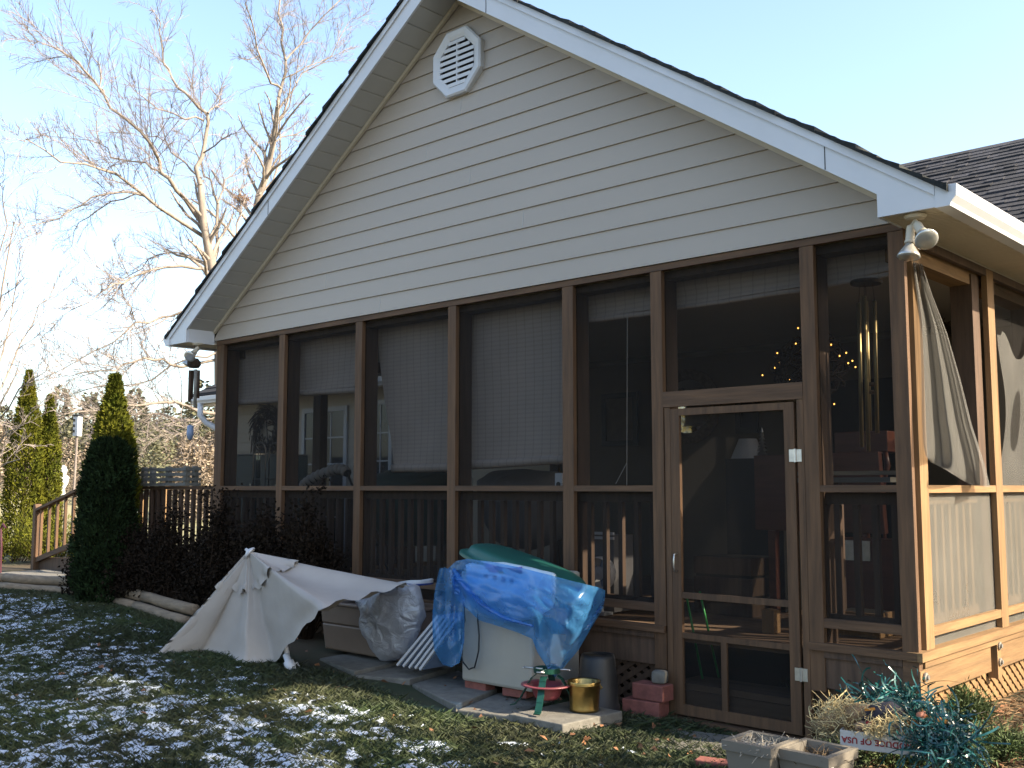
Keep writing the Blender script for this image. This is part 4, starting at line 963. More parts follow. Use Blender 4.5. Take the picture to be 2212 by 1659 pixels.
for k,(px,py) in enumerate(((1050,1246),(1069,1249),(1087,1252),(1105,1255))):
    c=aty(px,py,yc-.100);m=MB();m.lathe([(0,0),(.019,0),(.019,.003),(0,.003)],c,16,Matrix.Rotation(R(90),3,'X'));m.build('round_mark',W['purple'],pb_)
    m=MB();
    if k==0:m.tube([c+Vector((.008,-.005,.008)),c+Vector((-.004,-.005,.009)),c+Vector((-.004,-.005,-.008)),c+Vector((.008,-.005,-.008))],.002,4)
    elif k==1:m.tube([c+Vector((-.008,-.005,-.008)),c+Vector((0,-.005,.009)),c+Vector((.008,-.005,-.008))],.002,4)
    elif k==2:m.tube([c+Vector((-.007,-.005,-.008)),c+Vector((-.007,-.005,.008)),c+Vector((.006,-.005,.004)),c+Vector((-.006,-.005,0))],.002,4)
    else:m.tube([c+Vector((.008,-.005,.006)),c+Vector((-.006,-.005,.008)),c+Vector((-.007,-.005,-.007)),c+Vector((.008,-.005,-.006)),c+Vector((.008,-.005,0)),c+Vector((.001,-.005,0))],.002,4)
    m.build('mark_letter',W['paperw'],pb_)
m=MB();
def fn(u,v):
    p=aty(1048+80*u,1216+7*u+v*20+6*math.sin(u*3),yc-.078-.006*math.sin(u*9));return p
m.grid(fn,16,3);m.build('printed_band',mat('print_violet',(.16,.10,.36),.5,.5,14),pb_,smooth=True,thick=.004)
tag(blob([(1205,1245),(1240,1260),(1280,1280),(1285,1310),(1262,1350),(1238,1370),(1205,1370),(1180,1330),(1178,1280)],5.30,.14,mat('dark_bag',(.03,.04,.10),.4,.4,6),'stuffed_bag',30,14,.04,8,5),'dark stuffed bag under the right side of the blue film','bag')
# blue film: front drape, right wrap, left hanging fold
bf=empty('blue_plastic_film',((xa+xb)/2,yc-.1,zc1),'translucent blue plastic sheet draped over the chest','plastic sheet')
top=[(968,1228),(985,1212),(1010,1207),(1060,1213),(1120,1225),(1180,1240),(1240,1256),(1290,1268),(1307,1275)]
bot=[(985,1292),(1005,1312),(1035,1340),(1075,1352),(1120,1367),(1155,1382),(1168,1412),(1197,1466),(1245,1410)]
def yfun(u,v):
    b=yc-.135-.05*math.sin(math.pi*v)
    if u>.72: b+=(u-.72)*1.25
    return b
def rightb(l): return l
top2=top+[(1307,1290)];bot2=[(985,1292),(1005,1312),(1035,1340),(1075,1352),(1115,1365),(1150,1380),(1160,1408),(1197,1466),(1250,1404),(1303,1312)]
sheet(top2,bot2,yfun,W['bluef'],'film_front',64,36,.07,bf,0,3)
LT=[(950,1228),(962,1226),(975,1232),(985,1248),(1003,1290)];LB_=[(938,1405),(955,1435),(975,1441),(993,1432),(1003,1385)]
Lm=[(926,1300),(945,1300),(965,1300),(985,1300),(1004,1310)]
def fn(u,v):
    a=poly(LT,u);b=poly(LB_,u);c=poly(Lm,u);x=(1-v)**2*a[0]+2*v*(1-v)*c[0]+v*v*b[0];y=(1-v)*a[1]+v*b[1]
    return aty(x,y,yc-.13-.06*math.sin(math.pi*u)-.02*math.sin(u*15+v*2)+.03*noise.noise(Vector((u*4,v*5,1))))
m=MB();m.grid(fn,26,30);m.build('film_fold',W['bluef'],bf,smooth=True)
m=MB();m.tube([aty(a,b,yc-.17) for a,b in ((980,1230),(995,1255),(1020,1285),(1050,1312),(1090,1335),(1150,1352))],[.012,.022,.02,.018,.014,.008],8);m.build('film_roll',W['bluef'],bf,smooth=True)
# black cable
m=MB();pts=[(966,1256),(980,1290),(1003,1306),(1004,1340),(990,1395),(1000,1430),(1013,1446),(1025,1442),(1034,1405),(1032,1340),(1030,1300),(1028,1240),(1034,1215)]
m.tube(rewig([aty(a,b,yc-.02-(.0 if i>8 else .02)) for i,(a,b) in enumerate(pts)],.002),.0055,6);tag(m.build('power_cord',W['black'],smooth=True),'black cord looping down the front of the beige chest','cord')
# green dished lid on top
gc=aty(1136,1240,5.30);tilt=Matrix.Rotation(R(13.5),3,'Y')@Matrix.Rotation(R(-1),3,'X');Lx=(aty(1275,1232,5.22).x-aty(1000,1232,5.22).x)/2*.97
lid=empty('domed_cover',gc,'dark green domed plastic cover lying tilted on top of the blue film','cover')
def lidf(scl,pr):
    m=MB();n=56;b0=0
    for r_,z in pr:
        for k in range(n):
            a=2*math.pi*k/n;ca_,sa_=math.cos(a),math.sin(a);e=.62
            x=math.copysign(abs(ca_)**e,ca_)*Lx*r_;y=math.copysign(abs(sa_)**e,sa_)*.23*r_
            zz=z-.05*(max(0,x/Lx))**2*1.0
            p=tilt@Vector((x,y,zz))+gc;m.v.append(tuple(p))
    for i in range(len(pr)-1):
        for k in range(n): a=i*n+k;b=i*n+(k+1)%n;m.f.append((a,b,b+n,a+n));m.mi.append(0)
    return m
lidf(1,[(.93,.0),(1,.002),(1.0,.022),(.965,.028)]).build('cover_rim',W['green'],lid,smooth=False)
lidf(1,[(.965,.028),(.90,.030),(.875,.05),(.85,.075),(.81,.088),(.6,.094),(.3,.096),(0,.096)]).build('cover_dome',W['green'],lid,smooth=True)
# ================================================================= TREE STAND, BUCKET, BLACK POT, BRICKS
sc_=atg(1182,1528,.075);zb=sc_.z
ts=empty('tree_stand',sc_,'red dish tree stand with four dark green splayed legs','tree stand')
MB().lathe([(0,.055),(.07,.055),(.085,.08),(.10,.125),(.155,.135),(.165,.14),(.165,.146),(.15,.147),(.095,.14),(.08,.09),(0,.07)],sc_,32).build('basin',W['red'],ts,smooth=True)
MB().lathe([(.075,.215),(.085,.215),(.087,.245),(.075,.245),(.075,.215)],sc_,24).build('ring',W['dgreen'],ts)
for k in range(4):
    a=R(25+90*k);d=Vector((math.cos(a),math.sin(a),0));m=MB();pr=[(.07,.20),(.10,.175),(.13,.125),(.165,.06),(.205,.012),(.235,.004)]
    for (r0,z0),(r1,z1) in zip(pr,pr[1:]): m.bar(sc_+d*r0+Vector((0,0,z0)),sc_+d*(r1+.004)+Vector((0,0,z1)),.042,.006,upv=(0,0,1))
    m.build('leg',W['dgreen'],ts)
    m=MB();m.tube([sc_+d*.03+Vector((0,0,.235)),sc_+d*.15+Vector((0,0,.238))],.006,6);m.tube([sc_+d*.15+Vector((0,0,.238))-d.cross(Vector((0,0,1)))*.025,sc_+d*.15+Vector((0,0,.238))+d.cross(Vector((0,0,1)))*.025],.005,6);m.build('thumb_screw',W['metal'],ts,smooth=True)
bc=atg(1262,1534,.075);hb_=aty(1262,1470,bc.y).z-bc.z;rb=(aty(1296,1500,bc.y).x-aty(1228,1500,bc.y).x)/2*.80
bk=empty('brass_bucket',bc,'shiny dented brass bucket on the slab beside the tree stand','bucket')
MB().lathe([(0,0),(rb*.9,0),(rb*.92,.012),(rb*.90,.02),(rb*.95,hb_*.5),(rb,hb_*.86),(rb*1.03,hb_*.88),(rb,hb_*.9),(rb*1.03,hb_*.93),(rb*1.0,hb_*.95),(rb*1.06,hb_),(rb*1.02,hb_),(rb*.96,hb_*.95),(rb*.9,.03),(0,.02)],bc,40).build('bucket_body',W['brass'],bk,smooth=True)
for a in (200,20): m=MB();d=Vector((math.cos(R(a)),math.sin(R(a)),0));m.tube([bc+d*rb*1.02+Vector((0,0,hb_*.75)),bc+d*rb*1.16+Vector((0,0,hb_*.80)),bc+d*rb*1.02+Vector((0,0,hb_*.9))],.006,6);m.build('bucket_lug',W['brass'],bk)
pc_=aty(1292,1520,5.45);pz=H(pc_.x,5.45)+.02;ph=aty(1292,1413,5.45).z-pz;rp=.128
tp=empty('black_pot',(pc_.x,5.45,pz),'large black plastic pot upside down beside the porch','pot')
MB().lathe([(rp*1.12,0),(rp*1.12,.03),(rp*1.05,.035),(rp*.98,ph*.6),(rp*.88,ph*.93),(rp*.82,ph),(rp*.7,ph),(rp*.66,ph-.012),(0,ph-.012)],(pc_.x,5.45,pz),36).build('pot_body',W['black'],tp,smooth=True)
MB().lathe([(rp*.5,ph-.011),(rp*.66,ph-.011),(rp*.66,ph-.004),(rp*.5,ph-.004)],(pc_.x,5.45,pz),30).build('pot_base_ring',W['black'],tp)
p=atg(1383,1548,.0);s=(aty(1428,1530,p.y).x-aty(1347,1530,p.y).x)
brick(p+Vector((0,.06,.052)),(s*.92,.14,.10),.12,'lower red block of the two stacked beside the screen door')
brick(p+Vector((s*.16,.075,.156)),(s*.80,.13,.10),.02,'upper red block of the two stacked beside the screen door')
q=MB();q.obox(p+Vector((s*.32,.09,.25)),(.10,.09,.085),Matrix.Rotation(.3,3,'Z'));o=q.build('stone',W['concrete'],bevel=.02,sub=1);tag(o,'pale rough stone sitting on the stacked red blocks','stone')
p=atg(1545,1662);brick(p+Vector((0,0,.02)),(.2,.1,.06),.25,'single red brick lying in the snow at the bottom edge')
# ================================================================= PLANTER POTS
def sqpot(px0,px1,pyt,yb,rot,label,extra,name='square_planter'):
    # top rim seen at pyt; placed at ground depth yb
    a=aty(px0,pyt,yb);b=aty(px1,pyt,yb);w=(b.x-a.x)
    return a,b,w
def planter(cpx,cpy,dep_y,wid,h,rot,label,dead):
    c=aty(cpx,cpy,dep_y);zt_=c.z;z0=zt_-h;Mz=Matrix.Rotation(rot,3,'Z')
    r=empty('square_planter',(c.x,c.y,z0),label,'planter','taupe square planters')
    def ringbox(w0,w1,za,zb_,name,thk=.02):
        m=MB();n=len(m.v)
        def P(w,z,sx,sy): return tuple(c+Mz@Vector((sx*w/2,sy*w/2,0))+Vector((0,0,z-zt_)))
        cs=((-1,-1),(1,-1),(1,1),(-1,1))
        lo=[P(w0,za,*s) for s in cs];hi=[P(w1,zb_,*s) for s in cs];hii=[P(w1-thk*2,zb_,*s) for s in cs];loi=[P(w0-thk*2,za,*s) for s in cs]
        for k in range(4):
            j=(k+1)%4;m.face(lo[k],lo[j],hi[j],hi[k]);m.face(hi[k],hi[j],hii[j],hii[k]);m.face(hii[k],hii[j],loi[j],loi[k]);m.face(loi[k],loi[j],lo[j],lo[k])
        return m.build(name,W['planter'],r,bevel=.003)
    ringbox(wid*.70,wid*.90,z0,zt_-.045,'pot_body');ringbox(wid*.985,wid,zt_-.046,zt_,'pot_rim',.032)
    m=MB();n=14
    def fn(u,v): p=c+Mz@Vector(((u-.5)*wid*.86,(v-.5)*wid*.86,0));return (p.x,p.y,zt_-.055+.02*noise.noise(Vector((u*6,v*6,cpx))))
    m.grid(fn,n,n);m.build('soil',W['soil'],r)
    s=MB()
    for k in range(dead):
        p=c+Mz@Vector((random.uniform(-.4,.4)*wid,random.uniform(-.4,.4)*wid,0));q=Vector((p.x,p.y,zt_-.05));pts=[q]
        d=Vector((random.gauss(0,1),random.gauss(0,1),random.uniform(.3,1.4))).normalized()
        for _ in range(4): pts.append(pts[-1]+d*random.uniform(.012,.03));d=(d+Vector((random.gauss(0,.5),random.gauss(0,.5),random.gauss(-.25,.3)))).normalized()
        s.tube(pts,[.003,.0025,.002,.0015,.001],3,cap=False)
    s.build('dead_plant',mat('dead_stems_%d'%dead,(.36,.33,.28) if dead>100 else (.12,.08,.04),.9,.4),r);return c,Mz,zt_,r
def athz(px,py,z): d=ray(px,py);return EYE+d*((z-1.6)/d.z)
q=athz(1640,1597,.385);planter(1642,1597,q.y,.268,.29,R(-1),'taupe square planter full of pale dead stems',260)
q=athz(1762,1615,.375);c,Mz,zz,r=planter(1763,1615,q.y,.282,.29,R(-3),'taupe square planter with bare brown soil, right of the other',70)
m=MB();m.obox(c+Mz@Vector((.133,-.10,-.062)),(.004,.03,.035),Mz);m.build('white_tag',W['card'],r)
# ================================================================= TRAY WITH LETTERING, STRAW FIGURE, RIBBON HEAP
ta=aty(1815,1592,5.02);tb=aty(1975,1612,5.10)
L=(tb-ta);L.z=0;ln=L.length;d=L.normalized();nz_=Vector((-d.y,d.x,0));zb=H(ta.x,ta.y)+.02
tz=(ta.z+tb.z)/2
ty=empty('cardboard_tray',ta,'white cardboard tray with upside down red lettering holding the straw figure','tray')
Mt=Matrix((d,nz_,Vector((0,0,1)))).transposed();cz=tz-.005;hh=.085
m=MB();m.obox((ta+tb)/2*1.0+Vector((0,0,cz-(ta.z+tb.z)/2)),(ln,.006,hh),Mt);m.build('tray_front',W['card'],ty)
m=MB();m.obox((ta+tb)/2+nz_*.30+Vector((0,0,cz-(ta.z+tb.z)/2)),(ln,.006,hh),Mt);m.build('tray_back',W['card'],ty)
for s,nm in ((0,'tray_side'),(1,'tray_side')):
    m=MB();m.obox((ta if s==0 else tb)+nz_*.15+d*(.003 if s==0 else -.003)+Vector((0,0,cz-(ta if s==0 else tb).z)),(.006,.292,hh),Mt);m.build(nm,W['card'],ty)
m=MB();m.obox((ta+tb)/2+nz_*.15+Vector((0,0,cz-hh/2-(ta.z+tb.z)/2+.004)),(ln-.02,.28,.006),Mt);m.build('tray_base',W['card'],ty)
def letters(txt,size,origin,xdir,updir,m_,parent,name='lettering'):
    cu=bpy.data.curves.new('t','FONT');cu.body=txt;cu.size=size;cu.extrude=.0008;cu.align_x='CENTER';cu.align_y='CENTER';cu.space_character=1.08;cu.offset=.0012
    to=bpy.data.objects.new('t',cu);COL.objects.link(to);dg=bpy.context.evaluated_depsgraph_get();me=bpy.data.meshes.new_from_object(to.evaluated_get(dg));bpy.data.objects.remove(to)
    x=Vector(xdir).normalized();u=Vector(updir).normalized();nn=x.cross(u);o_=ORG[parent.name]
    for v in me.vertices: v.co=Vector(origin)+x*v.co.x+u*v.co.y+nn*v.co.z-o_
    me.materials.clear();me.materials.append(m_);o=bpy.data.objects.new(name,me);COL.objects.link(o);o.parent=parent;ORG[o.name]=o_;return o
letters('PRODUCE OF USA',.040,(ta+tb)/2-nz_*.0048+Vector((0,0,cz-(ta.z+tb.z)/2))+d*.01,-d,(0,0,-1),W['redink'],ty)
# straw figure: burlap body, dark jacket, straw tufts, cloth face
fc=aty(1872,1545,5.20);fg=empty('straw_figure',fc,'straw stuffed harvest figure in burlap and dark cloth lying in the tray','decoration')
blob([(1760,1560),(1775,1545),(1800,1530),(1835,1520),(1870,1522),(1900,1535),(1885,1560),(1840,1575),(1800,1578),(1770,1580)],5.16,.10,W['burlap'],'burlap_body',30,12,.03,9,1,fg)
blob([(1850,1540),(1880,1522),(1925,1515),(1950,1522),(1945,1545),(1925,1562),(1895,1572),(1865,1566)],5.20,.13,W['cloth'],'jacket',30,12,.035,9,3,fg)
blob([(1846,1562),(1860,1556),(1872,1562),(1874,1575),(1862,1582),(1850,1578)],5.08,.04,mat('felt_face',(.38,.24,.15),.9,.1),'cloth_face',20,10,.004,9,4,fg)
blob([(1872,1558),(1884,1556),(1890,1566),(1884,1578),(1874,1574)],5.07,.03,mat('red_felt',(.35,.03,.03),.9,.2),'red_patch',16,8,.004,9,6,fg)
for px in (1856,1866): e=aty(px,1566,5.02);MB().lathe([(0,.006),(.005,.003),(.006,0),(0,-.004)],e,8).build('eye',W['black'],fg)
m=MB();m.tube([aty(1853,1573,5.025),aty(1860,1577,5.02),aty(1868,1574,5.025)],.002,4);m.build('mouth',W['black'],fg)
m=MB();m.bar(aty(1868,1533,5.06),aty(1890,1531,5.08),.02,.01);m.build('orange_strip',W['orange'],fg)
def strands(name,cl,n,ln_,rad,m_,parent,curl=.5,seg=5,up=.2,flat=True):
    V=[];F=[];T=[]
    for k in range(n):
        c,s=random.choice(cl);p=Vector(c)+Vector((random.gauss(0,s),random.gauss(0,s*.8),random.gauss(0,s*.5)));dv=Vector((random.gauss(0,1),random.gauss(0,1),random.gauss(up,.7))).normalized();l=random.uniform(*ln_)/seg;w=random.uniform(*rad);t=random.random()
        ax=Vector((random.gauss(0,1),random.gauss(0,1),random.gauss(0,1))).normalized();b0=len(V)
        rot=Matrix.Rotation(random.gauss(0,curl),3,ax)
        sd=dv.orthogonal().normalized()
        for j in range(seg+1):
            zz=max(p.z,H(p.x,p.y)+.01);V.append((p.x+sd.x*w,p.y+sd.y*w,zz+sd.z*w));V.append((p.x-sd.x*w,p.y-sd.y*w,zz-sd.z*w));T+=[t,t];p=p+dv*l;dv=(rot@dv).normalized();sd=(rot@sd)
        for j in range(seg): a=b0+2*j;F.append((a,a+1,a+3,a+2))
    return npmesh(name,V,F,m_,parent,col=T)
strands('straw_hair',[(aty(1810,1535,5.12),.05),(aty(1840,1528,5.13),.05),(aty(1825,1545,5.07),.05),(aty(1785,1570,5.08),.035)],520,(.05,.12),(.0012,.0022),W['straw'],fg,.8,6,-.2)
strands('straw_cuff',[(aty(1905,1570,5.04),.035),(aty(1935,1555,5.08),.035),(aty(1890,1575,5.02),.03)],320,(.04,.09),(.001,.002),W['straw'],fg,.8,6,-.2)
rb_=empty('ribbon_heap',atg(2000,1600),'tangled heap of shiny teal ribbon beside the white tray','ribbon')
strands('ribbon_strand',[(aty(1920,1505,5.42),.07),(aty(1955,1512,5.42),.07),(aty(1900,1525,5.40),.06)],260,(.10,.30),(.0025,.005),W['ribbon'],rb_,.95,9,-.2)
strands('ribbon_strand',[(aty(2022,1578,5.12),.05),(aty(2045,1595,5.08),.06),(aty(2040,1628,4.98),.06),(aty(2065,1585,5.15),.045),(aty(2008,1606,5.03),.04),(aty(2005,1545,5.32),.05)],520,(.10,.30),(.0025,.005),W['ribbon'],rb_,.95,9,-.3)
gg=empty('gourd_garland',aty(2030,1560,5.2),'orange and yellow gourd garland beside the ribbon heap','garland')
for k,(px,py,r_) in enumerate(((1993,1548,.028),(2010,1552,.02),(2025,1556,.024),(2040,1560,.018),(1975,1562,.02),(1960,1566,.02))):
    c=aty(px,py,5.18);MB().lathe([(0,-r_*.8),(r_*.7,-r_*.6),(r_,0),(r_*.7,r_*.6),(r_*.15,r_*.8),(r_*.1,r_*1.3),(0,r_*1.3)],c,14).build('gourd',W['orange'],gg,smooth=True)
o=blob([(1982,1538),(1997,1536),(2001,1548),(1990,1556),(1980,1550)],5.16,.04,mat('pale_pumpkin',(.42,.16,.09),.6,.15),'gourd',16,8,.003,9,2,gg)
# ================================================================= BLINDS inside the front screens
def blind_mat():
    m=mat('bamboo_slats',(.62,.53,.46),.8,.06,3);nt=m.node_tree;N=nt.nodes;L=nt.links;b=N['Principled BSDF']
    src=b.inputs['Base Color'].links[0].from_socket;tc=[n for n in N if n.type=='TEX_COORD'][0]
    def wave(d,sc_,lo,hi,dist):
        w=N.new('ShaderNodeTexWave');w.bands_direction=d;w.inputs['Scale'].default_value=sc_;w.inputs['Distortion'].default_value=dist;w.inputs['Detail'].default_value=1;L.new(tc.outputs['Object'],w.inputs['Vector'])
        r=N.new('ShaderNodeValToRGB');r.color_ramp.elements[0].position=lo;r.color_ramp.elements[1].position=hi;L.new(w.outputs['Fac'],r.inputs['Fac']);return r
    a=wave('Z',9,.15,.5,.1);c=wave('X',3.6,.0,.045,.25);a.color_ramp.elements[0].color=(.90,.90,.90,1);c.color_ramp.elements[0].color=(.80,.80,.80,1)
    m1=N.new('ShaderNodeMixRGB');m1.blend_type='MULTIPLY';m1.inputs[0].default_value=1;L.new(src,m1.inputs[1]);L.new(a.outputs[0],m1.inputs[2])
    m2=N.new('ShaderNodeMixRGB');m2.blend_type='MULTIPLY';m2.inputs[0].default_value=1;L.new(m1.outputs[0],m2.inputs[1]);L.new(c.outputs[0],m2.inputs[2]);L.new(m2.outputs[0],b.inputs['Base Color']);return m
BM=blind_mat()
BL=[([(500,745),(612,725),(611,857),(500,865)],7,'short bamboo blind half lowered in the bay at the left end of the porch',5.99),
 ([(637,712),(782,688),(782,835),(637,844)],7,'short bamboo blind half lowered in the bay beside the left end bay',5.99),
 ([(812,688),(986,655),(986,1000),(848,1003)],9,'long bamboo blind hanging crooked, its left edge slanting inward',6.0),
 ([(1015,655),(1236,610),(1232,980),(1008,996)],9,'long bamboo blind lowered nearly to the rail with a bulging roll',5.99),
 ([(1266,620),(1424,590),(1424,667),(1263,687)],5,'bamboo blind rolled high with a hanging cord, in the bay left of the screen door',5.99),
 ([(1455,578),(1745,525),(1745,618),(1455,661)],4,'wide bamboo blind rolled high above the screen door',5.99),
 ([(1778,535),(1950,505),(1950,580),(1780,611)],4,'narrow bamboo blind rolled high in the bay at the porch corner',5.99)]
for k,(c,rr,lb,yy) in enumerate(BL):
    P=[aty(a,b,yy) for a,b in c];r=empty('bamboo_blind',P[0],lb,'blind','roll up bamboo blinds')
    def fn(u,v):
        a=P[0].lerp(P[1],u);b=P[3].lerp(P[2],u);p=a.lerp(b,v);return p+Vector((0,-.012*math.sin(v*5+u*3)+.012*noise.noise(Vector((u*3+k,v*4,k))),0))
    m=MB();m.grid(fn,24,20);m.build('blind_sheet',BM,r,smooth=True)
    rad=rr*.0042;m=MB();n=10;m.tube([P[3].lerp(P[2],i/n)+Vector((0,.012,-rad*.9+.006*noise.noise(Vector((i*.6,k,0))))) for i in range(n+1)],rad,12);m.build('blind_roll',BM,r,smooth=True)
    m=MB();m.bar(P[0]+Vector((0,.02,.02)),P[1]+Vector((0,.02,.02)),.03,.035);m.build('head_rail',W['wdark'],r)
    if k==4:
        for (a,b) in (((1355,677),(1354,1052)),((1354,1000),(1330,1045))):
            m=MB();m.tube([aty(*a,yy-.03),aty(*b,yy-.03)],.0028,4);m.build('pull_cord',W['card'],r)
# ================================================================= WIND CHIMES
yy=6.02;c=aty(1871,610,yy)
r=empty('wind_chime',c,'tall wind chime of slim brass tubes under a dark wooden disc, inside the corner bay','wind chime')
MB().lathe([(0,.012),(.09,.012),(.095,0),(.09,-.012),(0,-.012)],c,24).build('top_disc',W['wreath'],r)
for (a,b,d) in (((1855,655),(1862,966),0),((1867,640),(1876,975),-.05),((1871,650),(1879,930),.06),((1889,650),(1895,936),0)):
    p,q=aty(*a,yy+d),aty(*b,yy+d);m=MB();m.tube([p,q],.0125,10);m.build('tube',W['gold'],r,smooth=True)
    m=MB();m.tube([p,Vector((p.x*.8+c.x*.2,p.y*.8+c.y*.2,c.z-.01))],.002,4);m.build('string',W['stem'],r)
m=MB();m.tube([c+Vector((0,0,.01)),c+Vector((0,0,.25))],.003,4);m.build('hanger',W['stem'],r)
for pyc in (830,847): MB().lathe([(0,-.012),(.03,-.01),(.034,0),(.03,.01),(0,.012)],aty(1883,pyc,yy+.02),16).build('clapper',W['wsunlit'],r,smooth=True)
yy=5.52;c=aty(419,784,yy)
r=empty('bamboo_chime',c,'dark bamboo wind chime hanging under the left eave below the lamp','wind chime')
MB().lathe([(0,.05),(.04,.045),(.068,.01),(.07,-.02),(.05,-.05),(0,-.055)],c,18).build('coconut_top',W['wreath'],r,smooth=True)
for (a,b,d) in (((411,800),(409,868),0),((416,800),(413,862),.05),((423,798),(421,881),-.04),((429,800),(427,860),.03)):
    m=MB();m.tube([aty(*a,yy+d),aty(*b,yy+d)],.017,8);m.build('tube',W['gwood'] if d<0 else W['wdark'],r,smooth=True)
m=MB();m.tube([c,aty(411,920,yy)],.002,4);m.build('string',W['stem'],r)
MB().lathe([(0,.06),(.03,.05),(.036,-.04),(.02,-.09),(0,-.1)],aty(411,930,yy),12).build('wind_catcher',W['bluegrey'],r,smooth=True)
m=MB();m.tube([c,Vector((c.x,c.y,3.07))],.002,4);m.build('hanger',W['stem'],r)
# ================================================================= CHANDELIER with fairy lights
Z6=lambda x,y:(1474.7+x/3,553+y/3)
yy=7.5;c=aty(1748,790,yy)
r=empty('twig_chandelier',c,'dark twig ball chandelier on a chain with tiny glowing amber bulbs','chandelier')
m=MB();rad=aty(1830,790,yy).x-c.x
for k in range(26):
    ax=Vector((random.gauss(0,1),random.gauss(0,1),random.gauss(0,1))).normalized();M_=ax.to_track_quat('Z','Y').to_matrix();R_=rad*random.uniform(.75,1);n=18
    m.tube([c+Vector((0,0,-.02))+Vector(((M_@Vector((math.cos(6.28*i/n),math.sin(6.28*i/n),0)))))*R_*(1+.04*random.gauss(0,1)) for i in range(n+1)],.007,4)
m.build('twig_ball',W['wreath'],r)
m=MB();pts=aty(1732,600,yy);m.tube([c+Vector((0,0,rad)),Vector((c.x,c.y,3.055))],.008,5);m.build('chain',W['black'],r)
for a,b in ((748,468),(733,568),(613,630),(625,690),(598,725),(600,760),(517,773),(690,800),(928,500),(940,562),(962,575),(1060,628),(1017,648),(1100,680),(1073,695),(1120,720),(982,960),(945,990)):
    p=aty(*Z6(a,b),yy-random.uniform(0,.25));MB().lathe([(0,-.006),(.005,-.003),(.006,0),(.003,.006),(0,.008)],p,8).build('bulb',W['bulb'],r,smooth=True)
# ================================================================= ON THE BACK WALL
yw=9.46
c=aty(582,932,yw);ro=(aty(582,884,yw).z-aty(582,984,yw).z)/2*.82
m=MB()
for k in range(420):
    a=random.uniform(0,6.28);t=random.gauss(0,.055);p=c+Vector((math.cos(a)*(ro+t),random.uniform(-.09,.0),math.sin(a)*(ro+t)));e=a+random.uniform(.25,.6);q=c+Vector((math.cos(e)*(ro+t*1.6),random.uniform(-.12,.0),math.sin(e)*(ro+t*1.6)));m.tube([p,q],.008,3,cap=False)
wr=empty('wreath',c,'large dark twig wreath on the pale wall inside the porch','wreath');m.build('twig_ring',W['wreath'],wr)
m=MB();m.tube([c+Vector((0,-.06,ro)),c+Vector((.02,-.07,.1)),c+Vector((.06,-.06,-ro*.7))],.008,5);m.build('bow_tail',W['cloth'],wr)
c=aty(1487,878,yw);ry=(aty(1487,800,yw).z-aty(1487,962,yw).z)/2
mr_=empty('round_mirror',c,'round mirror in a wide dark frame on the porch back wall','mirror')
MB().lathe([(ry*.70,.0),(ry*.72,-.03),(ry*.86,-.05),(ry*1.0,-.03),(ry,.01),(ry*.70,.01)],c,48,Matrix.Rotation(R(-90),3,'X')).build('frame',mat('dark_wicker',(.15,.11,.075),.8,.4,30,bump=.5),mr_)
MB().lathe([(0,.0),(ry*.72,.0)],c+Vector((0,-.02,0)),48,Matrix.Rotation(R(-90),3,'X')).build('glass',mat('mirror',(.8,.8,.8),.03,.01,2,metal=1),mr_)
def picture(p0,p1,y,label,inner,name='framed_picture',fw=.06):
    a=aty(*p0,y);b=aty(*p1,y);x0,x1,z0,z1=a.x,b.x,b.z,a.z;r=empty(name,((x0+x1)/2,y,z0),label,'picture','framed pictures on the back wall')
    m=MB();m.box(x0,y-.03,z0,x0+fw,y,z1);m.box(x1-fw,y-.03,z0,x1,y,z1);m.box(x0+fw,y-.03,z1-fw,x1-fw,y,z1);m.box(x0+fw,y-.03,z0,x1-fw,y,z0+fw);m.build('frame',W['black'],r)
    m=MB();m.box(x0+fw,y-.015,z0+fw,x1-fw,y-.005,z1-fw);m.build('print',inner,r)
dimp=mat('faded_print',(.16,.13,.10),.8,.2,8)
picture((1302,852),(1380,962),yw-.01,'dark framed print on the dim wall behind the narrow bay',dimp)
picture((1590,845),(1640,935),yw-.01,'dark framed picture on the dim wall behind the screen door',W['cloth'])
# ================================================================= PORCH FURNITURE
def box_thing(name,p0,p1,y,d,label,cat,m_,zb=None,parts=None,group=None):
    a=aty(*p0,y);b=aty(*p1,y);zb=b.z if zb is None else zb;r=empty(name,((a.x+b.x)/2,y,zb),label,cat,group);return r,a.x,b.x,zb,a.z
# teal cabinets and rack by the wall
for (p0,p1,lb) in (((488,985),(551,1047),'dark teal cabinet against the wall at the left end of the porch'),((563,985),(606,1047),'dark teal cabinet beside the black metal rack')):
    r,x0,x1,z0,z1=box_thing('cabinet',p0,p1,8.3,.5,lb,'cabinet',None,zb=.645,group='teal cabinets on the porch')
    MB().box(x0,8.3,z0,x1,8.75,z1).build('cabinet_body',W['dkgreen'],r,bevel=.01);MB().box(x0+.03,8.288,z0+.06,x1-.03,8.299,z1-.06).build('cabinet_door',W['dkgreen'],r,bevel=.004)
    MB().box(x0-.01,8.28,z1+.001,x1+.01,8.76,z1+.02).build('cabinet_top',W['gwood'],r);MB().box(x1-.09,8.272,(z0+z1)/2+.2,x1-.07,8.287,(z0+z1)/2+.3).build('handle',W['metal'],r)
r,x0,x1,z0,z1=box_thing('metal_rack',(548,956),(572,1047),8.0,.3,'black scrolled metal rack between the teal cabinets','rack',None,zb=.645)
m=MB();n=8
for y in (8.0,8.25): m.tube([(x0,y,z0),(x0,y,z1-.12)]+[((x0+x1)/2-(x1-x0)/2*math.cos(math.pi*k/n),y,z1-.12+.12*math.sin(math.pi*k/n)) for k in range(1,n)]+[(x1,y,z1-.12),(x1,y,z0)],.011,6)
m.build('frame',W['black'],r)
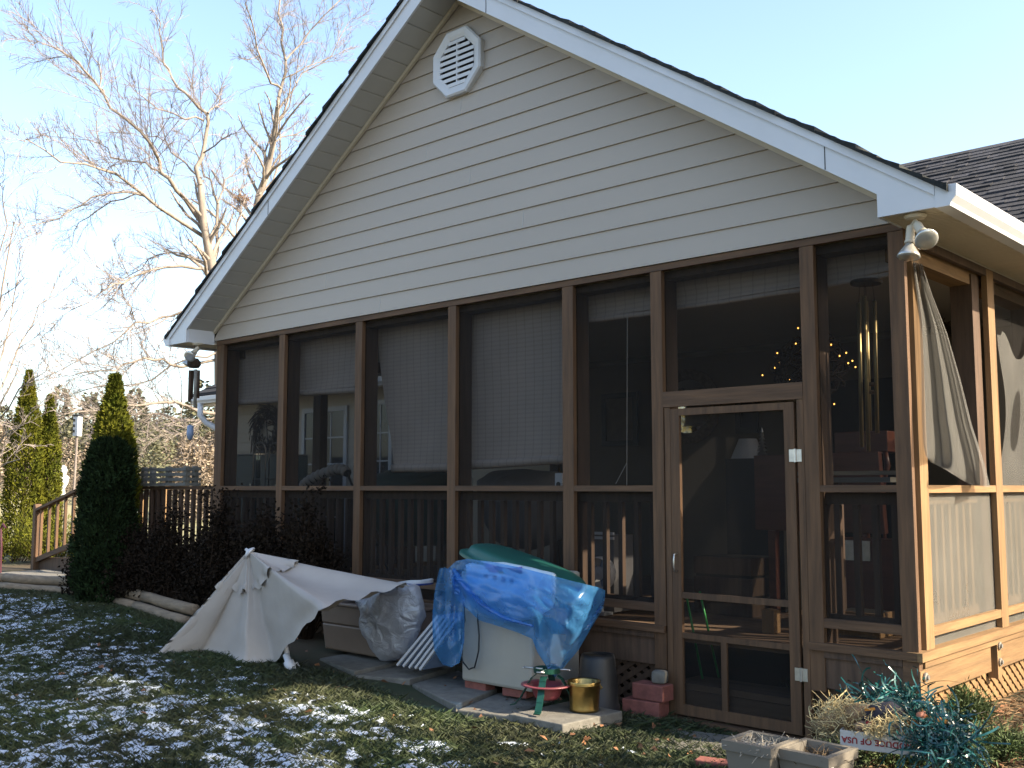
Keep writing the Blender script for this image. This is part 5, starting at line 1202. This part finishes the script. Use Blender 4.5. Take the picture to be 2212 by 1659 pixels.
for k in range(4):
    m=MB();zz=z0+.25+k*.27;m.box(x0,8.0,zz,x1,8.25,zz+.012);m.build('shelf',W['black'],r)
for k in range(4): m=MB();m.tube([(x0+(x1-x0)*(k+1)/5,8.0,z1-.38),(x0+(x1-x0)*(k+1)/5,8.0,z1-.1)],.005,5);m.build('bar',W['black'],r)
# striped lounge cushion
pts=[(655,1050),(668,1039),(690,1027),(715,1018),(735,1013),(750,1022)];P=[aty(a,b,6.7) for a,b in pts]
r=empty('striped_lounger',(P[2].x,6.7,.645),'lounger with a rolled cushion striped beige and black behind the rail','lounger')
N_=11
for k in range(N_):
    t0=k/N_*(len(P)-1);t1=(k+.8)/N_*(len(P)-1)
    def at_(t): i=min(int(t),len(P)-2);return P[i].lerp(P[i+1],t-i)
    m=MB();a,b=at_(t0),at_(t1);m.tube([a+Vector((0,.0,0)),a.lerp(b,.5)+Vector((0,0,.008)),b],[.05,.058,.05],12);m.build('cushion_roll',W['canvas'] ,r,smooth=True)
m=MB();m.tube([p+Vector((0,.01,0)) for p in P],.045,10);m.build('cushion_core',W['black'],r)
m=MB();m.tube([P[0],Vector((P[0].x,6.7,.66)),Vector((P[-1].x,7.3,.66)),P[-1]],.014,6);m.build('frame',W['black'],r)
o=blob([(833,1022),(860,1014),(905,1014),(950,1018),(975,1022),(980,1060),(975,1180),(840,1180),(832,1060)],6.6,.35,mat('grill_cover',(.012,.035,.02),.7,.2,8),'grill_cover',30,16,.03,5,3);tag(o,'dark green cover over a bulky shape behind the crooked blind bay','cover')
o=blob([(1050,1030),(1075,1016),(1110,1012),(1160,1016),(1215,1022),(1225,1080),(1200,1170),(1150,1190),(1100,1180),(1065,1130),(1055,1080)],6.6,.30,W['tarp'],'plastic_cover',36,18,.06,5,7);tag(o,'grey plastic cover draped over furniture behind the long blind','cover')
a=aty(1202,1028,5.92);b=aty(1218,1050,5.92)
r=empty('outlet_box',(a.x,5.92,b.z),'small white box with a dark round dial standing on the porch rail','box')
MB().box(a.x,5.90,1.569,b.x,5.96,a.z+.02).build('box_body',W['white'],r,bevel=.005);MB().lathe([(0,-.004),(.02,-.004),(.02,0)],(a.x*.5+b.x*.5,5.9,1.62),16,Matrix.Rotation(R(-90),3,'X')).build('dial',W['black'],r)
# fan and white basket on the floor
c=aty(1297,1238,6.3);r=empty('floor_fan',(c.x,6.3,.645),'round white electric fan on the porch floor behind the balusters','fan')
Mx=Matrix.Rotation(R(-90),3,'X');MB().lathe([(.115,-.04),(.125,-.02),(.125,.03),(.10,.05),(.055,.05),(.05,.03),(.11,.0),(.115,-.04)],c,26,Mx).build('housing',W['white'],r,smooth=True)
MB().lathe([(0,-.03),(.05,-.025),(.05,.02),(0,.02)],c,18,Mx).build('hub',W['wplast'],r)
for k in range(5):
    a=k*1.2566;m=MB();d=Vector((math.cos(a),0,math.sin(a)));m.obox(c+d*.07,(.06,.006,.035),Matrix((d,Vector((0,1,0)),d.cross(Vector((0,1,0))))).transposed());m.build('blade',W['bluegrey'],r)
m=MB();m.box(c.x-.07,6.25,.645,c.x+.07,6.36,.665);m.build('base',W['white'],r);m=MB();m.tube([(c.x,6.31,.66),c+Vector((0,.03,-.11))],.014,8);m.build('stand',W['white'],r)
a=aty(1257,1148,6.35);b=aty(1324,1166,6.35)
r=empty('white_basket',((a.x+b.x)/2,6.35,b.z),'white plastic basket on a crate behind the narrow bay','basket')
for k in range(2): MB().box(a.x,6.35,b.z+k*.035,b.x,6.37,b.z+k*.035+.02).build('slat',W['white'],r)
MB().box(a.x+.01,6.372,.66,b.x-.01,6.62,b.z+.03).build('crate_body',W['tarp'],r)
# mahogany pieces, lamp, ornament
a=aty(1628,984,7.1);b=aty(1908,1044,7.1)
r=empty('wooden_headboard',((a.x+b.x)/2,7.1,.645),'long reddish brown wooden panel standing on edge across the corner bay','furniture')
m=MB();m.quadbox([(a.x,7.1,b.z-.35),(b.x,7.1,b.z-.35),(b.x,7.16,b.z-.35),(a.x,7.16,b.z-.35),(a.x,7.1,a.z),(b.x-.03,7.1,aty(1905,975,7.1).z),(b.x-.03,7.16,aty(1905,975,7.1).z),(a.x,7.16,a.z)]);m.build('panel',W['mahog'],r,bevel=.004)
for x in (a.x+.1,b.x-.2): MB().box(x,7.11,.645,x+.06,7.17,b.z-.351).build('leg',W['mahog'],r)
a=aty(1808,935,7.45);b=aty(1924,976,7.45)
r=empty('side_table',((a.x+b.x)/2,7.45,.645),'reddish side table with slim curved legs behind the long wooden panel','table')
MB().box(a.x,7.4,b.z,b.x,7.75,a.z).build('table_box',W['mahog'],r,bevel=.006)
for x,y in ((b.x-.03,7.42),(b.x-.03,7.72),(a.x+.03,7.42),(a.x+.03,7.72)):
    m=MB();m.tube([(x,y,b.z+.01),(x+.015,y,b.z-.1),(x-.015,y,b.z-.22),(x-.03,y,b.z-.45),(x-.005,y,.65)],[.02,.024,.016,.012,.016],8);m.build('leg',W['mahog'],r,smooth=True)
pl=aty(1885,1043,6.4);qx=SX-.22
r=empty('plank_table',(qx,6.3,.645),'weathered wooden plank table end sticking out by the torn screen','table')
m=MB();m.prism([(qx-.75,6.15,1.63),(qx-.05,6.10,1.63),(qx+.06,6.22,1.63),(qx-.02,6.34,1.63),(qx-.75,6.45,1.63)],(0,0,.03));m.build('table_top',W['gwood'],r)
m=MB();m.prism([(qx-.9,6.5,1.68),(qx-.1,6.45,1.68),(qx+.02,6.52,1.68),(qx-.1,6.62,1.68),(qx-.9,6.7,1.68)],(0,0,.025));m.build('table_leaf',W['gwood'],r)
for x,y in ((qx-.6,6.25),(qx-.6,6.55)): MB().box(x-.03,y-.03,.645,x+.03,y+.03,1.629).build('leg',W['wdark'],r)
c=aty(1617,1015,7.9);zt_=aty(1617,948,7.9).z;w=aty(1665,1015,7.9).x-c.x
r=empty('table_lamp',(c.x,7.9,.645),'table lamp with a white fringed shade seen through the screen door','lamp')
MB().lathe([(w*.86,c.z-.0),(w*.84,c.z+.03),(w*.36,zt_),(w*.34,zt_),(w*.83,c.z+.028)],(c.x,7.9,0),28,sx=1.0).build('lamp_shade',W['shade'],r,smooth=True)
m=MB()
for k in range(56): a=k*.1122;m.tube([(c.x+w*.86*math.cos(a),7.9+w*.86*math.sin(a),c.z),(c.x+w*.87*math.cos(a),7.9+w*.87*math.sin(a),c.z-.05)],.004,3,cap=False)
m.build('fringe',W['shade'],r);MB().lathe([(.10,.645),(.10,.67),(.03,.70),(.03,1.2),(.06,1.3),(.03,1.5),(.012,1.6),(.012,zt_)],(c.x,7.9,0),16).build('lamp_base',W['wreath'],r,smooth=True)
c=aty(1647,985,7.5);zt_=aty(1647,918,7.5).z
r=empty('silver_tree',c,'small silver ornament tree beside the white lampshade','ornament')
h=zt_-c.z;m=MB()
for k in range(7): rr=.05*(1-k/8);m.lathe([(0,h*(.1+k*.12)+.03),(rr,h*(.1+k*.12)-.012),(rr*.3,h*(.1+k*.12)),(0,h*(.1+k*.12))],c,8)
m.build('foil_branches',W['metal'],r);MB().lathe([(.05,-.02),(.05,0),(.015,.02),(.01,h*.2),(0,h*.2)],c,10).build('ornament_base',W['metal'],r)
MB().box(c.x-.25,7.35,.645,c.x+.25,7.65,c.z-.021).build('stand_box',W['black'],r)
# garland and pictures at the far right back
pts=[(2036,694),(2045,712),(2058,726),(2075,732),(2092,722),(2103,700)];P=[aty(a,b,8.9) for a,b in pts];m=MB()
for k in range(260):
    t=random.random()*(len(P)-1);i=min(int(t),len(P)-2);p=P[i].lerp(P[i+1],t-i);d=Vector((random.gauss(0,1),random.gauss(0,1),random.gauss(0,1))).normalized();m.tube([p,p+d*.075],.004,3,cap=False)
g=empty('bristle_garland',P[2],'drooping brown bristly garland under the ceiling by the torn screen','garland');m.build('bristles',mat('bristle',(.16,.12,.08),.8,.4),g);m=MB();m.tube(P,.01,6);m.build('cord',W['stem'],g)
picture((2078,810),(2104,862),9.40,'small dark framed picture on the wall beyond the torn screen',W['dark'],fw=.04)
m=MB();a=aty(2030,688,9.38);b=aty(2106,672,9.38);m.box(a.x-1.2,9.40,a.z,b.x+.3,9.44,b.z+.01);hb('wall_trim',m,W['mahog'])
m=MB();m.box(-8.0,YB-.06,2.99,SX-.2,YB-.016,3.05);hb('crown_trim',m,W['gwood'])
# items behind the door
for k,(a,b) in enumerate((((1491,1330),(1519,1542)),((1522,1325),(1553,1480)))):
    p=aty(*b,5.98+.12*k);q=aty(*a,5.98+.12*k);p.z=max(p.z,.345);m=MB();m.tube([p,q,p.lerp(q,1.35)],.008,7);tag(m.build('green_pole',W['greenp'],smooth=True),['bright green pole leaning just inside the screen door','shorter green pole leaning behind the other one inside the door'][k],'pole','green poles inside the door')
p=aty(1668,1400,6.3);q=aty(1668,1316,6.3);tag(MB().box(p.x-.045,6.25,.642,p.x+.045,6.34,q.z).build('post_stub',W['wsunlit'],bevel=.004),'short square wooden post standing on the floor inside the screen door','post')
def crate(px,py,y,w,d,h,label,m_):
    p=aty(px,py,y);r=empty('wooden_crate',(p.x,y,.642),label,'crate','boxes on the porch floor')
    for k in range(3): MB().box(p.x-w/2,y,.645+k*h/3,p.x+w/2,y+.015,.645+(k+.85)*h/3).build('slat',m_,r)
    for k in range(3): MB().box(p.x+w/2-.015,y+.016,.645+k*h/3,p.x+w/2,y+d,.645+(k+.85)*h/3).build('slat',m_,r)
    MB().box(p.x-w/2+.01,y+.017,.643,p.x+w/2-.016,y+d-.01,.645+h*.95).build('crate_body',W['dark'],r)
crate(1560,1250,6.9,.5,.4,.45,'dark slatted crate on the porch floor seen through the screen door',W['wdark'])
crate(1850,1330,6.5,.3,.25,.16,'low pale crate on the floor in the corner bay',W['wsunlit'])
crate(1700,1230,7.9,.6,.4,.6,'large slatted crate deep inside the porch behind the door',W['wh'])
a=aty(1850,1160,6.9)
r=empty('glass_top_box',(a.x,6.9,.642),'dark box with a shiny foil panel in the corner bay','box')
MB().box(a.x-.25,6.9,.643,a.x+.30,7.05,1.25).build('box_body',W['mahog'],r);MB().box(a.x-.1,6.885,1.10,a.x+.1,6.899,1.235).build('foil_panel',W['metal'],r)
# ================================================================= SNOW AND GRASS
def inview(X,Y,mg=650):
    Z=np.zeros_like(X)+.15-1.6
    de=X*FW.x+Y*FW.y+Z*FW.z;px=1106+FPX*(X*RT.x+Y*RT.y)/np.maximum(de,.1);py=829.5-FPX*(X*UP.x+Y*UP.y+Z*UP.z)/np.maximum(de,.1)
    return (de>1)&(px>-mg)&(px<2212+mg)&(py<1659+mg*1.5),px,py,de
HXa=np.array([a for a,_ in HX]);HXb=np.array([b for _,b in HX])
def npst(a,b,v): t=np.clip((v-a)/(b-a),0,1);return t*t*(3-2*t)
def Hn(X,Y):
    h=np.interp(X,HXa,HXb)*npst(-1,5.2,Y);return h+np.where(X>-3.2,.13*npst(-3,-2.2,X)*npst(5.5,6.6,Y),0)
gd={}
def groundn(X,Y): return Hn(X,Y)+.018*np.array([noise.noise(Vector((a*1.3,b*1.3,0))) for a,b in zip(X.ravel(),Y.ravel())]).reshape(X.shape)
bedx=[p.x for p in lp];bedy=[p.y for p in lp]
def lawnmax(X): # lawn ends at logs (left) or slabs (right)
    return np.interp(X,bedx+[-7.0,-6.2,-5.0,-4.4,-3.6],[q-.1 for q in bedy]+[4.75,4.75,4.55,4.6,5.3])
def cover(X,Y):
    c=np.full(X.shape,.605)
    c-=.22*np.exp(-(((X+7.3)/1.6)**2+((Y-4.6)/.55)**2))      # bare in front of the umbrella
    c-=.30*npst(-.55,.0,Y-lawnmax(X))                           # bare close to logs and slabs
    c-=.16*npst(-4.6,-3.6,X)
    return c
st_=.026;gx=np.arange(-17,-2.4,st_);gy=np.arange(.4,5.6,st_);X,Y=np.meshgrid(gx,gy)
ok,_,_,_=inview(X,Y);ok&=(Y<lawnmax(X)+.02)
msk=np.full(X.shape,-1.0);idx=np.argwhere(ok)
for j,i in idx:
    x,y=X[j,i],Y[j,i]
    msk[j,i]=.5+.5*(.42*noise.noise(Vector((x*1.1,y*1.4,3)))+.50*noise.noise(Vector((x*3.6,y*4.6,7)))+.72*noise.noise(Vector((x*9,y*11,1)))+.85*noise.noise(Vector((x*22,y*22,5))))
th=1-cover(X,Y);dlt=msk-th
Hg=np.zeros(X.shape);Hg[ok]=groundn(X[ok],Y[ok])
Zs=Hg+np.clip(dlt*.12,-.015,.026)+.004
act=ok&(dlt>-.03);f=(act[:-1,:-1]&act[1:,:-1]&act[:-1,1:]&act[1:,1:])&((dlt[:-1,:-1]>0)|(dlt[1:,1:]>0)|(dlt[:-1,1:]>0)|(dlt[1:,:-1]>0))
ids=np.arange(X.size).reshape(X.shape);jj,ii=np.nonzero(f)
F=np.stack([ids[jj,ii],ids[jj,ii+1],ids[jj+1,ii+1],ids[jj+1,ii]],1);used=np.unique(F);rm=np.zeros(X.size,int);rm[used]=np.arange(len(used))
V=np.stack([X.ravel(),Y.ravel(),Zs.ravel()],1)[used];V[:,:2]+=rng.normal(0,.004,(len(V),2))
tag(npmesh('snow_patches',V,rm[F],W['snow'],smooth=True),kind='stuff')
def blades(name,X,Y,hm,hs,wd_,m,lean=.5,flat=False,tint=None,zo=0):
    n=len(X);Z=groundn(X,Y)+zo-.004;h=np.clip(rng.normal(hm,hs,n),.012,.2);a=rng.uniform(0,6.28,n);w=wd_*rng.uniform(.7,1.4,n);sx,sy=np.cos(a)*w,np.sin(a)*w;l=rng.normal(0,lean,(n,2))*h[:,None]
    m0=np.stack([X+l[:,0]*.35,Y+l[:,1]*.35,Z+h*.6],1)
    V=np.stack([np.stack([X-sx,Y-sy,Z],1),np.stack([X+sx,Y+sy,Z],1),m0+np.stack([sx*.7,sy*.7,0*sx],1),np.stack([X+l[:,0],Y+l[:,1],Z+h],1)],1).reshape(-1,3)
    F=np.arange(4*n).reshape(n,4)
    return tag(npmesh(name,V,F,m,col=np.repeat(tint if tint is not None else rng.uniform(0,1,n),4)),kind='stuff')
n=1350000;X=rng.uniform(-17,-2.2,n);Y=rng.uniform(.4,5.7,n);ok,px,py,de=inview(X,Y);ok&=(Y<lawnmax(X)+.06)&(rng.uniform(0,1,n)<np.clip(7.5/de,0,1)**1.5);X,Y=X[ok],Y[ok]
tn=np.array([noise.noise(Vector((a*.9,b*.9,11))) for a,b in zip(X,Y)])
# snow pressed blades are shorter
sj=np.clip(((Y-gy[0])/st_).round().astype(int),0,len(gy)-1);si=np.clip(((X-gx[0])/st_).round().astype(int),0,len(gx)-1);sn=dlt[sj,si];kp=(sn<.0)|(rng.uniform(0,1,len(X))<.7);X,Y,tn=X[kp],Y[kp],tn[kp]
blades('grass',X,Y,.034,.012,.0022,W['grass'],.7,tint=np.clip(.5+.7*tn+rng.normal(0,.22,len(X)),0,1))
# dead leaves
def flatleaves(name,n,x0,x1,y0,y1,L,Wd,m,cond,tilt=.35,zo=.012):
    X=rng.uniform(x0,x1,n);Y=rng.uniform(y0,y1,n);ok,_,_,_=inview(X,Y);ok&=cond(X,Y);X,Y=X[ok],Y[ok];n=len(X);Z=groundn(X,Y)+zo+rng.uniform(0,.03,n)
    a=rng.uniform(0,6.28,n);D=np.stack([np.cos(a),np.sin(a),rng.normal(0,tilt,n)],1);o=leaves(name,np.stack([X,Y,Z],1),D,rng.uniform(*L,n),rng.uniform(*Wd,n),m,bend=.2);return tag(o,kind='stuff')
flatleaves('fallen_leaves',2600,-9,-1.6,2,7,(.03,.07),(.010,.024),W['leafd'],lambda X,Y:(rng.uniform(0,1,len(X))<.10+.55*npst(-5.2,-4,X)*npst(4,5,Y)+.4*(X>-2.6))&((Y<5.5)|(X>-2.2)))
flatleaves('straw_mulch',52000,-3.4,1.2,3.6,9.2,(.05,.15),(.0018,.0035),W['mulch'],lambda X,Y:(X>-2.75+.25*np.sin(Y*5))&((Y<5.6)|(X>-2.25)),.25,.006)
n=40000;X=rng.uniform(-4.6,-2.5,n);Y=rng.uniform(3.8,5.72,n);ok,px,py,de=inview(X,Y);X,Y=X[ok],Y[ok]
blades('dry_grass',X,Y,.025,.012,.002,W['grass'],1.2)
# golden tree in the open yard behind the camera (what the porch mirror shows)
b=Vector((-19,-9,.1));T=Tree();T.limb([b,b+Vector((0,0,2)),b+Vector((.2,0,5)),b+Vector((0,0,7))],.18,.04,0,12,.2,1,None,.35)
r=empty('golden_tree',b,'golden leaved tree in the sunny yard behind the viewer','tree');T.t.build('trunk',W['stem'],r);T.b.build('branches',W['stem'],r)
n=7000;C=rng.normal(0,1,(n,3))*np.array([3.4,3.4,2.4])+np.array([-19,-9,4.4]);C[:,2]=np.maximum(C[:,2],.3)
leaves('crown',C,rng.normal(0,1,(n,3)),rng.uniform(.15,.3,n),.07,mat('golden_leaf',(.30,.24,.03),.7,.4,2,attr='tint'),r)
